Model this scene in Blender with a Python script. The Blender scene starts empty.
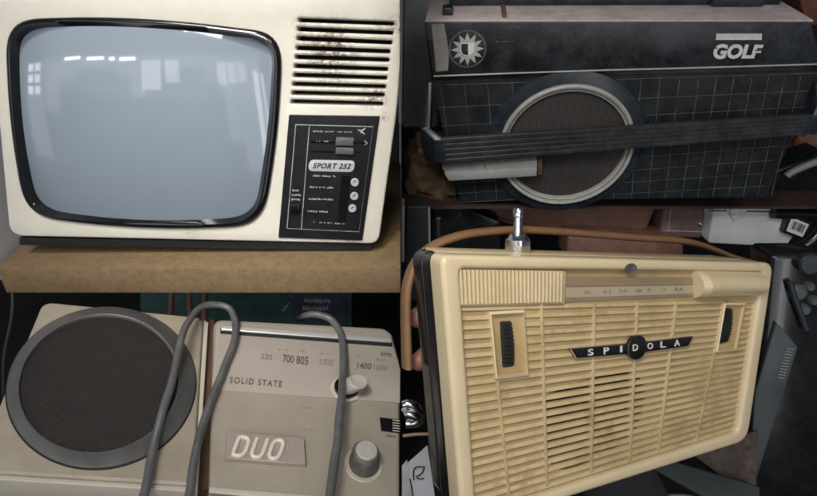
import bpy, bmesh, math, random
from mathutils import Vector, Matrix, noise as mnoise
from mathutils.geometry import delaunay_2d_cdt
random.seed(7)
S = bpy.context.scene
COL = S.collection
# ------------------------------------------------------------------ camera
F, PX, PY, W_, H_ = 560.0, 401.0, 248.0, 817.0, 496.0
PITCH = math.radians(28)
CAM_Z = 0.85
cd = bpy.data.cameras.new("camera"); cam = bpy.data.objects.new("camera", cd); COL.objects.link(cam)
cd.sensor_width = 36; cd.lens = 36*F/W_; cd.clip_start = 0.01; cd.clip_end = 100
cd.shift_x = (W_/2-PX)/W_; cd.shift_y = (PY-H_/2)/W_
cam.location = (0, 0, CAM_Z); cam.rotation_euler = (math.pi/2-PITCH, 0, 0)
S.camera = cam
CV = Matrix.Translation((0, 0, CAM_Z)) @ Matrix.Rotation(math.pi/2-PITCH, 4, 'X') @ Matrix.Diagonal((1, -1, -1, 1))
UP = Vector((0, -math.cos(PITCH), -math.sin(PITCH)))          # world up seen from the camera (y down, z forward)

def ray(px, py): return Vector(((px-PX)/F, (py-PY)/F, 1.0))
def world(px, py, z): return CV @ (ray(px, py)*z)
def on_height(px, py, hz):
    d = (CV.to_3x3() @ ray(px, py)); t = (hz-CAM_Z)/d.z
    return Vector((0, 0, CAM_Z)) + d*t

class Frame:
    """A thing's own axes: u right, v up, h out of its face."""
    def __init__(self, c, ax, n):
        n = Vector(n).normalized(); ax = Vector(ax); ax = (ax-n*ax.dot(n)).normalized()
        self.c, self.ax, self.n = Vector(c), ax, n; self.ay = n.cross(ax)
        m = Matrix.Identity(4)
        for i in range(3):
            m[i][0] = ax[i]; m[i][1] = -self.ay[i]; m[i][2] = -n[i]; m[i][3] = self.c[i]
        self.M = CV @ m; self.o = Vector((0, 0))
    def base(self, u, v):                                     # move the origin to the thing's base
        self.M = self.M @ Matrix.Translation((u, v, 0)); self.o = Vector((u, v))
    def L(self, px, py, h=0.0):
        r = ray(px, py); t = (self.c.dot(self.n)-h)/r.dot(self.n); d = r*t-self.c
        return Vector((d.dot(self.ax)-self.o.x, -d.dot(self.ay)-self.o.y, h))
    def P(self, pts, h=0.0): return [self.L(x, y, h) for x, y in pts]

def frame_quad(q, width, n2):
    n = Vector((n2[0], n2[1], math.sqrt(1-n2[0]**2-n2[1]**2)))
    X = []
    for p in q:
        r = ray(*p); X.append(r/r.dot(n))
    s = width/(((X[1]-X[0]).length+(X[2]-X[3]).length)/2)
    X = [x*s for x in X]
    return Frame((X[0]+X[1]+X[2]+X[3])/4, (X[1]-X[0])+(X[2]-X[3]), n)

def frame_at(px, py, z, n=(0, -.47, .88), roll=0.0):
    n = Vector(n).normalized(); ax = Vector((1, 0, 0)); ax = (ax-n*ax.dot(n)).normalized()
    ay = n.cross(ax); a = math.radians(roll)
    return Frame(ray(px, py)*z, ax*math.cos(a)+ay*math.sin(a), n)

# ------------------------------------------------------------------ materials
def lin(c):
    return tuple(((x/255)/12.92 if x/255 <= .04045 else ((x/255+.055)/1.055)**2.4) for x in c)

def mat(name, col, rough=.5, metal=0.0, var=.12, vscale=25, bump=.0, bscale=300, dust=0.0, dcol=(.42, .38, .34), dscale=90,
        coat=0.0, rvar=.15, stains=None, scol=(.10, .035, .02), speck=0.0, spec=.5, wave=None):
    m = bpy.data.materials.new(name); m.use_nodes = True
    nt = m.node_tree; N = nt.nodes; K = nt.links; b = N["Principled BSDF"]
    tc = N.new("ShaderNodeTexCoord")
    def nz(scale, detail=5, rough_=.6, off=0):
        n = N.new("ShaderNodeTexNoise"); n.inputs["Scale"].default_value = scale; n.inputs["Detail"].default_value = detail
        n.inputs["Roughness"].default_value = rough_
        mp = N.new("ShaderNodeMapping"); mp.inputs["Location"].default_value = (off, off*1.7, off*.6)
        K.new(tc.outputs["Object"], mp.inputs["Vector"]); K.new(mp.outputs["Vector"], n.inputs["Vector"]); return n.outputs["Fac"]
    def ramp(src, a, c):
        r = N.new("ShaderNodeMapRange"); r.inputs["From Min"].default_value = a; r.inputs["From Max"].default_value = c
        K.new(src, r.inputs["Value"]); return r.outputs["Result"]
    def mul(a, v):
        k = N.new("ShaderNodeMath"); k.operation = 'MULTIPLY'; K.new(a, k.inputs[0])
        if isinstance(v, (int, float)): k.inputs[1].default_value = v
        else: K.new(v, k.inputs[1])
        return k.outputs[0]
    def mix(f, a, c):
        x = N.new("ShaderNodeMix"); x.data_type = 'RGBA'; K.new(f, x.inputs["Factor"])
        for s, v in (("A", a), ("B", c)):
            sk = [i for i in x.inputs if i.name == s and i.type == 'RGBA'][0]
            if isinstance(v, tuple): sk.default_value = (*v[:3], 1)
            else: K.new(v, sk)
        return [o for o in x.outputs if o.type == 'RGBA'][0]
    n1 = nz(vscale, 6, .65)
    c = mix(ramp(n1, .3, .7), tuple(x*(1-var) for x in col), tuple(min(1, x*(1+var)) for x in col))
    if dust:
        c = mix(mul(ramp(nz(dscale, 8, .75, 3.1), .42, .72), dust), c, dcol)
    if speck:
        c = mix(mul(ramp(nz(520, 2, .5, 9.3), .70, .74), speck), c, tuple(min(1, x*1.3) for x in dcol))
    for (u, v, rad, amt, sc) in (stains or []):
        d = N.new("ShaderNodeVectorMath"); d.operation = 'DISTANCE'; K.new(tc.outputs["Object"], d.inputs[0]); d.inputs[1].default_value = (u, v, 0)
        fall = ramp(d.outputs["Value"], rad, rad*.2)
        c = mix(mul(mul(ramp(nz(sc, 6, .7, 5.5+u), .47, .60), fall), amt), c, scol)
    K.new(c, b.inputs["Base Color"])
    K.new(ramp(n1, 0.0, 1.0), b.inputs["Roughness"])
    rr = b.inputs["Roughness"].links[0].from_node
    rr.inputs["To Min"].default_value = max(.03, rough-rvar*.6); rr.inputs["To Max"].default_value = min(1, rough+rvar*.6)
    b.inputs["Metallic"].default_value = metal; b.inputs["Specular IOR Level"].default_value = spec
    b.inputs["Coat Weight"].default_value = coat; b.inputs["Coat Roughness"].default_value = .08
    hsrc = None
    if wave:                                                   # fine ribs or weave: (direction, scale)
        hs = []
        for dr, sc in wave:
            w = N.new("ShaderNodeTexWave"); w.bands_direction = dr; w.inputs["Scale"].default_value = sc
            K.new(tc.outputs["Object"], w.inputs["Vector"]); hs.append(w.outputs["Fac"])
        hsrc = hs[0] if len(hs) == 1 else mul(hs[0], hs[1])
        c2 = mix(ramp(hsrc, .1, .9), tuple(x*.45 for x in col), c); K.new(c2, b.inputs["Base Color"])
    if bump or wave:
        bp = N.new("ShaderNodeBump"); bp.inputs["Strength"].default_value = bump if bump else .6; bp.inputs["Distance"].default_value = .001
        K.new(hsrc if hsrc else nz(bscale, 5, .6, 1.3), bp.inputs["Height"]); K.new(bp.outputs["Normal"], b.inputs["Normal"])
    return m

M = {}
# ------------------------------------------------------------------ mesh helpers
def tag(o, label=None, cat=None, group=None, kind=None):
    for k, v in (("label", label), ("category", cat), ("group", group), ("kind", kind)):
        if v: o[k] = v
    return o
def thing(name, label, cat, fr, group=None):
    o = bpy.data.objects.new(name, None); COL.objects.link(o); o.empty_display_size = .02
    o.matrix_world = fr.M; return tag(o, label, cat, group)
def link(name, me, m, parent=None, fr=None, smooth=35):
    if smooth:
        for p in me.polygons: p.use_smooth = abs(p.normal.z) < .9995
        me.set_sharp_from_angle(angle=math.radians(smooth))
    else:
        for p in me.polygons: p.use_smooth = False
    me.materials.clear(); me.materials.append(M[m] if isinstance(m, str) else m)
    o = bpy.data.objects.new(name, me); COL.objects.link(o); me.name = name
    if parent: o.parent = parent
    elif fr: o.matrix_world = fr.M
    return o
def from_curve(cu):
    o = bpy.data.objects.new("tmp", cu); COL.objects.link(o)
    dg = bpy.context.evaluated_depsgraph_get(); dg.update()
    me = bpy.data.meshes.new_from_object(o.evaluated_get(dg)); bpy.data.objects.remove(o); bpy.data.curves.remove(cu)
    return me
def _dedupe(pts):
    out = []
    for p in pts:
        q = Vector((p[0], p[1]))
        if not out or (q-out[-1]).length > 1e-6: out.append(q)
    if (out[0]-out[-1]).length < 1e-6: out.pop()
    return out
def _area(p): return sum(p[i-1].x*p[i].y-p[i].x*p[i-1].y for i in range(len(p)))/2
def _inset(pts, d):
    """Move a loop d towards the material (loops run with the material on their left)."""
    out = []; k = len(pts)
    for i in range(k):
        a = (pts[i]-pts[i-1]).normalized(); b = (pts[(i+1) % k]-pts[i]).normalized()
        n = Vector((-a.y-b.y, a.x+b.x)); m = n.length
        if m < 1e-6: out.append(pts[i]); continue
        n /= m; c = max(.35, n.dot(Vector((-a.y, a.x)))); out.append(pts[i]+n*(d/c))
    return out
def plate(outlines, h0, h1, bevel=0.0, seg=2):
    """Filled outline (first) with holes (rest), given in u,v; thickness from h0 to h1; front edges rounded."""
    loops = []
    for i, o in enumerate(outlines):
        p = _dedupe(o)
        if (_area(p) > 0) != (i == 0): p.reverse()
        loops.append(p)
    bevel = min(bevel, (h1-h0)*.95)
    bm = bmesh.new(); tops, bots = [], []
    for p in loops:
        rings = [(0.0, h0)]
        if bevel > 0: rings += [(bevel*(1-math.cos(t*math.pi/2/seg)), h1-bevel*(1-math.sin(t*math.pi/2/seg))) for t in range(seg+1)]
        else: rings.append((0.0, h1))
        rv = [[bm.verts.new((q.x, q.y, h)) for q in (_inset(p, d) if d > 0 else p)] for d, h in rings]
        for a, b in zip(rv, rv[1:]):
            for i in range(len(p)):
                j = (i+1) % len(p); bm.faces.new((a[i], a[j], b[j], b[i]))
        bots.append(rv[0]); tops.append(rv[-1])
    for rs in (tops, bots):
        flat = [v for r in rs for v in r]; co = [Vector((v.co.x, v.co.y)) for v in flat]; fc = []; k = 0
        for r in rs: fc.append(list(range(k, k+len(r)))); k += len(r)
        ed = [(f[i], f[(i+1) % len(f)]) for f in fc for i in range(len(f))]
        res = delaunay_2d_cdt(co, ed, [], 0, 1e-9)
        vs, fs, orig = res[0], res[2], res[3]
        poly = [[Vector((v.co.x, v.co.y)) for v in r] for r in rs]
        def inside(c):
            n = False
            for pl in poly:
                for i in range(len(pl)):
                    a, b = pl[i-1], pl[i]
                    if (a.y > c.y) != (b.y > c.y) and c.x < (b.x-a.x)*(c.y-a.y)/(b.y-a.y)+a.x: n = not n
            return n
        hh = flat[0].co.z; vm = {}
        for f in fs:
            c = sum((vs[i] for i in f), Vector((0, 0)))/len(f)
            if not inside(c): continue
            fv = []
            for i in f:
                if i not in vm: vm[i] = flat[orig[i][0]] if orig[i] else bm.verts.new((vs[i].x, vs[i].y, hh))
                fv.append(vm[i])
            try: bm.faces.new(fv)
            except ValueError: pass
    return new_mesh(bm)
def tube(path, r, res=6, smooth=True, radii=None, caps=True, loop=False):
    cu = bpy.data.curves.new("c", 'CURVE'); cu.dimensions = '3D'; cu.bevel_depth = r; cu.bevel_resolution = res//2; cu.use_fill_caps = caps
    s = cu.splines.new('NURBS' if smooth else 'POLY'); s.points.add(len(path)-1)
    for i, p in enumerate(path):
        s.points[i].co = (*p, 1)
        if radii: s.points[i].radius = radii[i]
    s.use_cyclic_u = loop
    if smooth: s.order_u = 4; s.use_endpoint_u = True; s.resolution_u = 6
    return from_curve(cu)
def catmull(pts, n=6, closed=True):
    out = []; k = len(pts)
    for i in range(k if closed else k-1):
        g = lambda j: Vector(pts[j % k]) if closed else Vector(pts[max(0, min(k-1, j))])
        p0, p1, p2, p3 = g(i-1), g(i), g(i+1), g(i+2)
        for s in range(n):
            t = s/n
            out.append(.5*((2*p1)+(p2-p0)*t+(2*p0-5*p1+4*p2-p3)*t*t+(3*p1-p0-3*p2+p3)*t**3))
    if not closed: out.append(Vector(pts[-1]))
    return out
def rounded(pts, r, seg=5):
    out = []; k = len(pts)
    rs = r if isinstance(r, (list, tuple)) else [r]*k
    for i in range(k):
        p = Vector(pts[i][:2]); a = Vector(pts[i-1][:2])-p; b = Vector(pts[(i+1) % k][:2])-p
        rr = min(rs[i], a.length*.45, b.length*.45)
        if rr <= 1e-6: out.append(p); continue
        p0 = p+a.normalized()*rr; p2 = p+b.normalized()*rr
        for s in range(seg+1):
            t = s/seg; out.append(p0*(1-t)**2+p*2*t*(1-t)+p2*t*t)
    return out
def new_mesh(bm, name="m"):
    bmesh.ops.recalc_face_normals(bm, faces=bm.faces); me = bpy.data.meshes.new(name); bm.to_mesh(me); bm.free(); return me
def loft(rings, cap0=False, cap1=False, closed=True):
    """Skin between equal-length rings of 3-D points."""
    bm = bmesh.new(); R = [[bm.verts.new(p) for p in r] for r in rings]; k = len(R[0])
    for a, b in zip(R, R[1:]):
        for i in range(k if closed else k-1):
            j = (i+1) % k; bm.faces.new((a[i], a[j], b[j], b[i]))
    if cap0: bm.faces.new(R[0])
    if cap1: bm.faces.new(R[-1])
    return new_mesh(bm)
def hexa(bm, a, b):
    """Box between two quads (each four 3-D points in order)."""
    A = [bm.verts.new(p) for p in a]; B = [bm.verts.new(p) for p in b]
    bm.faces.new(A); bm.faces.new(B[::-1])
    for i in range(4): bm.faces.new((A[i], B[i], B[(i+1) % 4], A[(i+1) % 4]))
def box(bm, u0, u1, v0, v1, h0, h1):
    hexa(bm, [(u0, v0, h0), (u1, v0, h0), (u1, v1, h0), (u0, v1, h0)], [(u0, v0, h1), (u1, v0, h1), (u1, v1, h1), (u0, v1, h1)])
def bevelled(bm, w=.001, seg=2):
    bmesh.ops.recalc_face_normals(bm, faces=bm.faces)
    bmesh.ops.bevel(bm, geom=list(bm.edges), offset=w, segments=seg, affect='EDGES', profile=.5); return new_mesh(bm)
def circle(c, r, n=48, h=0.0, ry=None): return [Vector((c[0]+r*math.cos(2*math.pi*i/n), c[1]+(ry or r)*math.sin(2*math.pi*i/n), h)) for i in range(n)]
def lathe(c, prof, n=48, cap=True):
    """Profile of (radius, height) about the h axis at c."""
    return loft([circle(c, max(r, 1e-5), n, h) for r, h in prof], cap0=cap, cap1=cap)
def ellipse_fit(pts, n=96):
    """The ellipse with the same centre, axes and tilt as a hand-measured loop."""
    P = [Vector(p[:2]) for p in pts]; m = []
    for i in range(len(P)):
        a, b = P[i], P[(i+1) % len(P)]; k = max(1, int((b-a).length/.0008))
        m += [a+(b-a)*(t/k) for t in range(k)]
    c = sum(m, Vector((0, 0)))/len(m); xx = sum((p.x-c.x)**2 for p in m)/len(m); yy = sum((p.y-c.y)**2 for p in m)/len(m); xy = sum((p.x-c.x)*(p.y-c.y) for p in m)/len(m)
    th = .5*math.atan2(2*xy, xx-yy); d = math.hypot((xx-yy)/2, xy); a, b = math.sqrt(2*((xx+yy)/2+d)), math.sqrt(2*((xx+yy)/2-d))
    return [c+Vector((a*math.cos(t)*math.cos(th)-b*math.sin(t)*math.sin(th), a*math.cos(t)*math.sin(th)+b*math.sin(t)*math.cos(th))) for t in [2*math.pi*i/n-th for i in range(n)]]
def with_h(pts, h): return [Vector((p[0], p[1], h)) for p in pts]
def shrink(pts, c, f): return [Vector((c[0]+(p[0]-c[0])*f, c[1]+(p[1]-c[1])*f)) for p in pts]
def joined(meshes):
    bm = bmesh.new()
    for me in meshes:
        bm.from_mesh(me); bpy.data.meshes.remove(me)
    me = bpy.data.meshes.new("j"); bm.to_mesh(me); bm.free(); return me
def each(name, meshes, m, parent):
    for me in meshes: link(name, me, m, parent, smooth=0)
def bil(q, s, t): return (q[0]*(1-s)+q[1]*s)*t+(q[3]*(1-s)+q[2]*s)*(1-t)     # q: TL TR BR BL, s right, t up
def text(string, fr, quad, h, thick=.0004, weight=.0, shear=0.0, space=1.0):
    """Lettering fitted to a quad of photograph-measured corners on the thing's face."""
    cu = bpy.data.curves.new("t", 'FONT'); cu.body = string; cu.size = 1; cu.offset = weight; cu.shear = shear; cu.space_character = space; cu.extrude = .01
    cu.resolution_u = 4
    o = bpy.data.objects.new("tmp", cu); COL.objects.link(o)
    dg = bpy.context.evaluated_depsgraph_get(); dg.update()
    me = bpy.data.meshes.new_from_object(o.evaluated_get(dg)); bpy.data.objects.remove(o); bpy.data.curves.remove(cu)
    xs = [v.co.x for v in me.vertices]; ys = [v.co.y for v in me.vertices]
    x0, x1, y0, y1 = min(xs), max(xs), min(ys), max(ys)
    q = [Vector(fr.L(*p, h)[:2]) for p in quad]
    for v in me.vertices:
        p = bil(q, (v.co.x-x0)/(x1-x0), (v.co.y-y0)/(y1-y0)); v.co = (p.x, p.y, h+(thick if v.co.z > 0 else 0))
    return me
def marks(fr, x0, y0, x1, y1, h, height, seed, fill=.7, n=None):
    """Worn, unreadable print: a broken row of little strokes."""
    r = random.Random(seed); a = fr.L(x0, y0, h); b = fr.L(x1, y1, h); d = b-a; L = d.length; d.normalize(); up = Vector((-d.y, d.x, 0))
    px = (fr.L(x0+1, y0, h)-a).length; hh = height*px; x = 0; ms = []
    bm = bmesh.new()
    while x < L-px*.4:
        w = px*r.uniform(.7, 1.4)
        if r.random() < fill:
            t = hh*r.uniform(.55, 1); p = a+d*x; f0 = r.uniform(0, hh-t)
            qd = [p+up*f0, p+d*w+up*f0, p+d*w+up*(f0+t*r.uniform(.35, 1)), p+up*(f0+t)]
            hexa(bm, qd, [k+Vector((0, 0, .0002)) for k in qd])
        x += w+px*r.uniform(.25, .7)
    return new_mesh(bm)

# ------------------------------------------------------------------ colours
CREAM = (.66, .61, .52)
# ================================================================== television
X_EDGE = 400.4                                                  # the picture's left half ends at the partition
tv = frame_quad([(-12, -12), (414, 5), (378, 243), (9, 234)], .42, (-.04, -.34))
bl = tv.L(190, 236); tv.base(bl.x, bl.y)
M['tv_cream'] = mat('tv_cream', (.70, .665, .575), rough=.42, var=.05, vscale=14, bump=.03, bscale=900, dust=.18, dcol=(.45, .40, .32), dscale=30,
    stains=[(*tv.L(333, 48)[:2], .036, 1.0, 150), (*tv.L(330, 62)[:2], .034, 1.0, 210), (*tv.L(303, 38)[:2], .012, .8, 420), (*tv.L(300, 24)[:2], .010, .7, 420),
            (*tv.L(374, 95)[:2], .020, .95, 300), (*tv.L(397, 26)[:2], .014, 1.0, 300), (*tv.L(384, 117)[:2], .007, .9, 500),
            (*tv.L(352, 243)[:2], .014, .8, 600), (*tv.L(190, 232)[:2], .014, .5, 700), (*tv.L(382, 30)[:2], .016, .55, 200)], scol=(.10, .030, .022))
M['black_gloss'] = mat('black_gloss', (.006, .006, .007), rough=.16, var=.3, vscale=60)
M['black_matt'] = mat('black_matt', (.012, .012, .013), rough=.55, var=.3, vscale=60, bump=.1, dust=.15, dcol=(.10, .09, .08))
M['panel_black'] = mat('panel_black', (.0065, .0065, .009), rough=.45, var=.35, vscale=80, bump=.04, dust=.10, dcol=(.06, .06, .06), dscale=150, spec=.35)
M['glass'] = mat('screen_glass', (.245, .290, .345), rough=.045, var=.035, vscale=5, rvar=.02, spec=.62)
M['print'] = mat('silver_print', (.40, .41, .44), rough=.4, var=.25, vscale=300)
M['faint_print'] = mat('faint_print', (.13, .135, .15), rough=.5, var=.4, vscale=400)
M['pill'] = mat('name_plate', (.50, .50, .50), rough=.35, var=.05)
M['slider'] = mat('slider_grey', (.10, .10, .105), rough=.35, var=.2, vscale=200)
M['ink'] = mat('ink', (.012, .012, .014), rough=.5)

root = thing('television', 'cream portable television with grey-blue screen, vent slots and black control panel', 'television', tv)
outer = rounded(tv.P([(-14, -13), (X_EDGE, -13), (X_EDGE, 86), (378.5, 244), (9.5, 236)]), [.02, .004, .05, .012, .016], 7)
def tube_outline(corners, mids, r, n=26):
    """Bulging four-sided outline with rounded corners."""
    C_ = [Vector(c) for c in corners]; sides = []
    for i in range(4):
        a, b, m = C_[i], C_[(i+1) % 4], Vector(mids[i]); k = m*2-(a+b)/2
        sides.append([a*(1-t)**2+k*2*t*(1-t)+b*t*t for t in [j/n for j in range(n+1)]])
    out = []
    for i in range(4):
        a, b, nx = C_[i], C_[(i+1) % 4], sides[(i+1) % 4]
        keep = [p for p in sides[i] if (p-a).length > r and (p-b).length > r]; out += keep
        p0 = keep[-1]; p2 = next(p for p in nx if (p-b).length > r)
        out += [p0*(1-t)**2+b*2*t*(1-t)+p2*t*t for t in (.12, .25, .38, .5, .62, .75, .88)]
    return [tuple(p) for p in out]
bez_out = tube_outline([(8, 21), (281.5, 34), (262.5, 224), (27.5, 214.5)], [(135, 18.3), (277.8, 128), (146, 227.3), (11.5, 118)], 23)
bez_in = tube_outline([(20, 29.5), (272, 42), (253.5, 215.5), (37, 208.5)], [(138, 27.6), (267.5, 128), (146, 219.6), (22.2, 118)], 19)
ctr = tv.L(146, 122)
TUBE_A = (tv.L(266, 122)-tv.L(22, 122)).length/2
def dome(p): return .0155-.0190*((p[0]-ctr.x)**2+(p[1]-ctr.y)**2)/TUBE_A**2
def fair(pts, n=150, it=14):
    """Evenly spaced, gently smoothed loop."""
    P = [Vector(p[:2]) for p in pts]; P.append(P[0]); ln = [0]
    for a, b in zip(P, P[1:]): ln.append(ln[-1]+(b-a).length)
    out = []; j = 0
    for k in range(n):
        d = ln[-1]*k/n
        while ln[j+1] < d: j += 1
        out.append(P[j]+(P[j+1]-P[j])*((d-ln[j])/max(1e-9, ln[j+1]-ln[j])))
    for w_ in [.5, -.515]*it: out = [p+((out[i-1]+out[(i+1) % n])/2-p)*w_ for i, p in enumerate(out)]
    return out
b_out = fair(tv.P(bez_out)); b_in = fair([tv.L(x, y, dome(tv.L(x, y))) for x, y in bez_in])
def pts2(v): return [Vector((p[0], p[1])) for p in v]
slots = []
SL = [97, 94.5, 92.3, 89.5, 86.5, 83.5, 80.5, 78, 75.5, 73]; SY = [65, 95, 126, 158, 188, 218, 248, 278, 307, 336]
SR = [407, 404, 400, 394, 391, 386, 383, 379, 375, 370]; TY = [77, 108, 140, 170, 198, 229, 258, 287, 315, 344]
for a, b, c, d in zip(SL, SY, SR, TY):
    x0, y0, x1, y1 = 270+a/3.307, b/3.307, 270+c/3.307, d/3.307
    slots.append(rounded(tv.P([(x0-1.5, y0-2.3), (x1+1.5, y1-2.1), (x1+1.5, y1+2.1), (x0-1.5, y0+2.3)]), .0022, 4))
face = plate([outer, shrink(b_out, ctr, .985)]+slots, -.028, 0, .0022, 3)
link('front_frame', face, 'tv_cream', root)
q = tv.P([(290, 8), (398, 12), (392, 112), (285, 112)])
link('vent_backing', plate([q], -.040, -.0285), 'black_matt', root)
link('bezel', loft([with_h(b_out, -.004), with_h(b_out, .0025), with_h(shrink(b_out, ctr, .985), .0045), with_h([a*.45+b*.55 for a, b in zip(b_out, b_in)], .0050), [Vector((p.x, p.y, dome(p)-.0004)) for p in b_in]]), 'black_gloss', root, smooth=60)
rings = []
for k in range(15):
    f = math.sin(k/14*math.pi/2); f = max(f, .02)
    rings.append([Vector((p.x, p.y, dome(p))) for p in shrink(b_in, ctr, f*1.003)])
link('screen', loft(rings, cap0=True), 'glass', root, smooth=80)
# rear case and foot
cs = rounded(tv.P([(20, -9), (399.5, -9), (399.5, 100), (379, 238), (20, 232)]), .012)
link('rear_case', plate([cs], -.20, -.0285, .01, 3), 'black_matt', root)
ft = tv.P([(20, 237), (373, 243.5), (371, 250.5), (20, 244.5)], -.012)
bm = bmesh.new(); hexa(bm, with_h(ft, -.19), with_h(ft, -.010)); link('foot', bevelled(bm, .001), 'black_matt', root)
tv_foot = [tv.M @ p for p in ft]
# control panel
cp = link('control_panel', plate([rounded(tv.P([(289.3, 114.4), (379.8, 115.8), (362.3, 240), (278.6, 237.2)], .0), .001)], .0002, .0022, .0005), 'panel_black', root)
H1 = .0024
def strip(fr, a, b, w, h, t=.0003):
    p = Vector(fr.L(*a, h)); q_ = Vector(fr.L(*b, h)); d = (q_-p).normalized(); s = Vector((-d.y, d.x, 0))*w/2
    bm = bmesh.new(); hexa(bm, [p-s, q_-s, q_+s, p+s], [k+Vector((0, 0, t)) for k in (p-s, q_-s, q_+s, p+s)]); return new_mesh(bm)
link('panel_outline', joined([strip(tv, (295.8, 124.6), (373, 126.6), .0008, H1), strip(tv, (295.8, 124.6), (287, 228), .0007, H1), strip(tv, (309.3, 126), (301.3, 228.6), .0007, H1), strip(tv, (287, 228.4), (359, 231.8), .0004, H1)]), 'print', cp, smooth=0)
link('panel_edge_line', joined([strip(tv, (373, 126.6), (359, 231.8), .0004, H1)]), 'faint_print', cp, smooth=0)
pl = link('name_plate', plate([rounded(tv.P([(309.5, 159.6), (355.5, 160.6), (353.5, 172), (308, 170.8)], H1), .0058, 8)], H1, H1+.0008, .0002), 'pill', cp)
link('lettering', text('SPORT 252', tv, [(313.5, 162.8), (351.5, 163.5), (350.2, 169), (312.6, 168.3)], H1+.0009, weight=.030, shear=.2, space=1.15), 'ink', pl, smooth=0)
def block(fr, quad, h0, h1, bev=.0006):
    bm = bmesh.new(); a = fr.P(quad, h1); hexa(bm, with_h(a, h0), a); return bevelled(bm, bev)
link('slider_track', joined([strip(tv, (311, 142), (364, 143), .0022, H1-.0001), strip(tv, (311, 151.5), (360, 152.2), .0018, H1-.0001)]), 'black_gloss', cp, smooth=0)
link('slider', block(tv, [(336, 137.6), (354, 138.1), (353.4, 145.9), (335.3, 145.4)], H1, H1+.0065), 'slider', cp)
link('slider', block(tv, [(336, 147.6), (354, 148.2), (353.3, 154.6), (335.3, 154)], H1, H1+.0065), 'slider', cp)
link('recess_strip', plate([tv.P([(341.5, 175.5), (350.5, 175.7), (346, 222), (337.5, 221.6)], H1)], H1, H1+.0006), 'black_gloss', cp)
for (x, y) in ((354.9, 182), (354.4, 195.8), (352.5, 208)):
    c = tv.L(x, y, H1)
    b_ = link('push_button', lathe(c, [(.0046, H1), (.0046, H1+.0022), (.0040, H1+.0030), (.0012, H1+.0031)], 28), 'pill', cp)
    link('button_mark', joined([strip(tv, (x-2, y+.8), (x+1.6, y-1), .0009, H1+.0032), strip(tv, (x-1.4, y-1.2), (x+.6, y-1.9), .0007, H1+.0033)]), 'slider', b_, smooth=0)
link('slider', block(tv, [(291.3, 204.5), (299.6, 204.8), (298.3, 213.5), (290, 213.2)], H1, H1+.004), 'black_gloss', cp)
pr = []
for i, y in enumerate((176.5, 188, 199.7, 212)):
    pr.append(marks(tv, 310.5-i*.9, y, 335-i*1.3, y+.8, H1, 2.2, 40+i, .8))
for i, y in enumerate((191.5, 196, 200.5)):
    pr.append(marks(tv, 292.2-i*.3, y, 301-i*.3, y+.2, H1, 2.6, 60+i, .9))
pr.append(marks(tv, 313, 131.8, 352, 132.8, H1, 1.6, 70, .9)); pr.append(marks(tv, 313, 141.5, 330, 142, H1+.0006, 1.4, 71, .6)); pr.append(marks(tv, 312, 222.5, 345, 224.6, H1, 1.5, 72, .55))
each('worn_print', pr, 'print', cp)
link('speaker_symbol', joined([strip(tv, (358, 129.6), (361.4, 131.2), .0011, H1), strip(tv, (361.2, 131), (365.4, 128.2), .0013, H1), strip(tv, (361.2, 131), (364.6, 134.2), .0013, H1), strip(tv, (361.6, 129.6), (361.2, 133), .0018, H1)]), 'pill', cp, smooth=0)
link('warning_symbol', joined([strip(tv, (364.5, 140.5), (367.4, 143), .0007, H1), strip(tv, (367.4, 143), (364.3, 145), .0007, H1)]), 'print', cp, smooth=0)

# ------------------------------------------------------------------ board under the television
M['chip_board'] = mat('chip_board', (.195, .130, .066), rough=.66, var=.26, vscale=110, bump=.25, bscale=420, dust=.55, dcol=(.31, .225, .13), dscale=330, speck=.7)
hz = min(p.z for p in tv_foot)-.0003
front_l, front_r = on_height(-60, 268, hz), on_height(400.6, 268, hz)
back_l = on_height(21, 245, hz); back_dir = (back_l-on_height(-1.5, 266, hz)).normalized()
T = front_l.y; nl = on_height(-3.5, 268, hz)
far_l = back_l+back_dir*.30
thick = .03
for _ in range(30):                                            # thickness so that its lower front edge is where it was measured
    t_ = on_height(300, 293, hz-thick); thick += (t_.y-T)*-.6
bm = bmesh.new()
topq = [Vector((nl.x, T, hz)), Vector((-.0006, T, hz)), Vector((-.0006, far_l.y, hz)), Vector((far_l.x, far_l.y, hz))]
hexa(bm, [p-Vector((0, 0, abs(thick))) for p in topq], topq)
bd = link('shelf_board', bevelled(bm, .0012), 'chip_board'); tag(bd, 'tan chipboard shelf board carrying the cream television', 'shelf board')
print('TV shelf z', hz, 'thick', thick, 'front y', T)
# setting behind it
M['wall'] = mat('wall', (.82, .80, .86), rough=.8, var=.06, vscale=6, bump=.05)
M['dark'] = mat('dark_back', (.012, .011, .011), rough=.9, var=.4, vscale=9)
def slab(name, pts, off, m, kind='structure'):
    bm = bmesh.new(); hexa(bm, pts, [Vector(p)+Vector(off) for p in pts]); o = link(name, new_mesh(bm), m, smooth=0); tag(o, kind=kind); return o
SH_Z = hz; SH_Y = T
wb = far_l.y+.012
slab('wall', [(-1.2, wb, hz-.03), (-.004, wb, hz-.03), (-.004, wb, 1.6), (-1.2, wb, 1.6)], (0, .02, 0), 'wall')
# side wall along the board's left edge
a = Vector((nl.x, T, 0)); d = back_dir*.6; s = a+back_dir*.004; e = a+d; off = Vector((-.006, 0, 0))
slab('wall', [Vector((s.x, s.y, hz-.02))+off, Vector((e.x, e.y, hz-.02))+off, Vector((e.x, e.y, hz+.4))+off, Vector((s.x, s.y, hz+.4))+off], (-.02, 0, 0), 'wall')
# strip of wood above the set
M['old_wood'] = mat('old_wood', (.20, .115, .055), rough=.6, var=.3, vscale=30, bump=.15, dust=.2)
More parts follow.
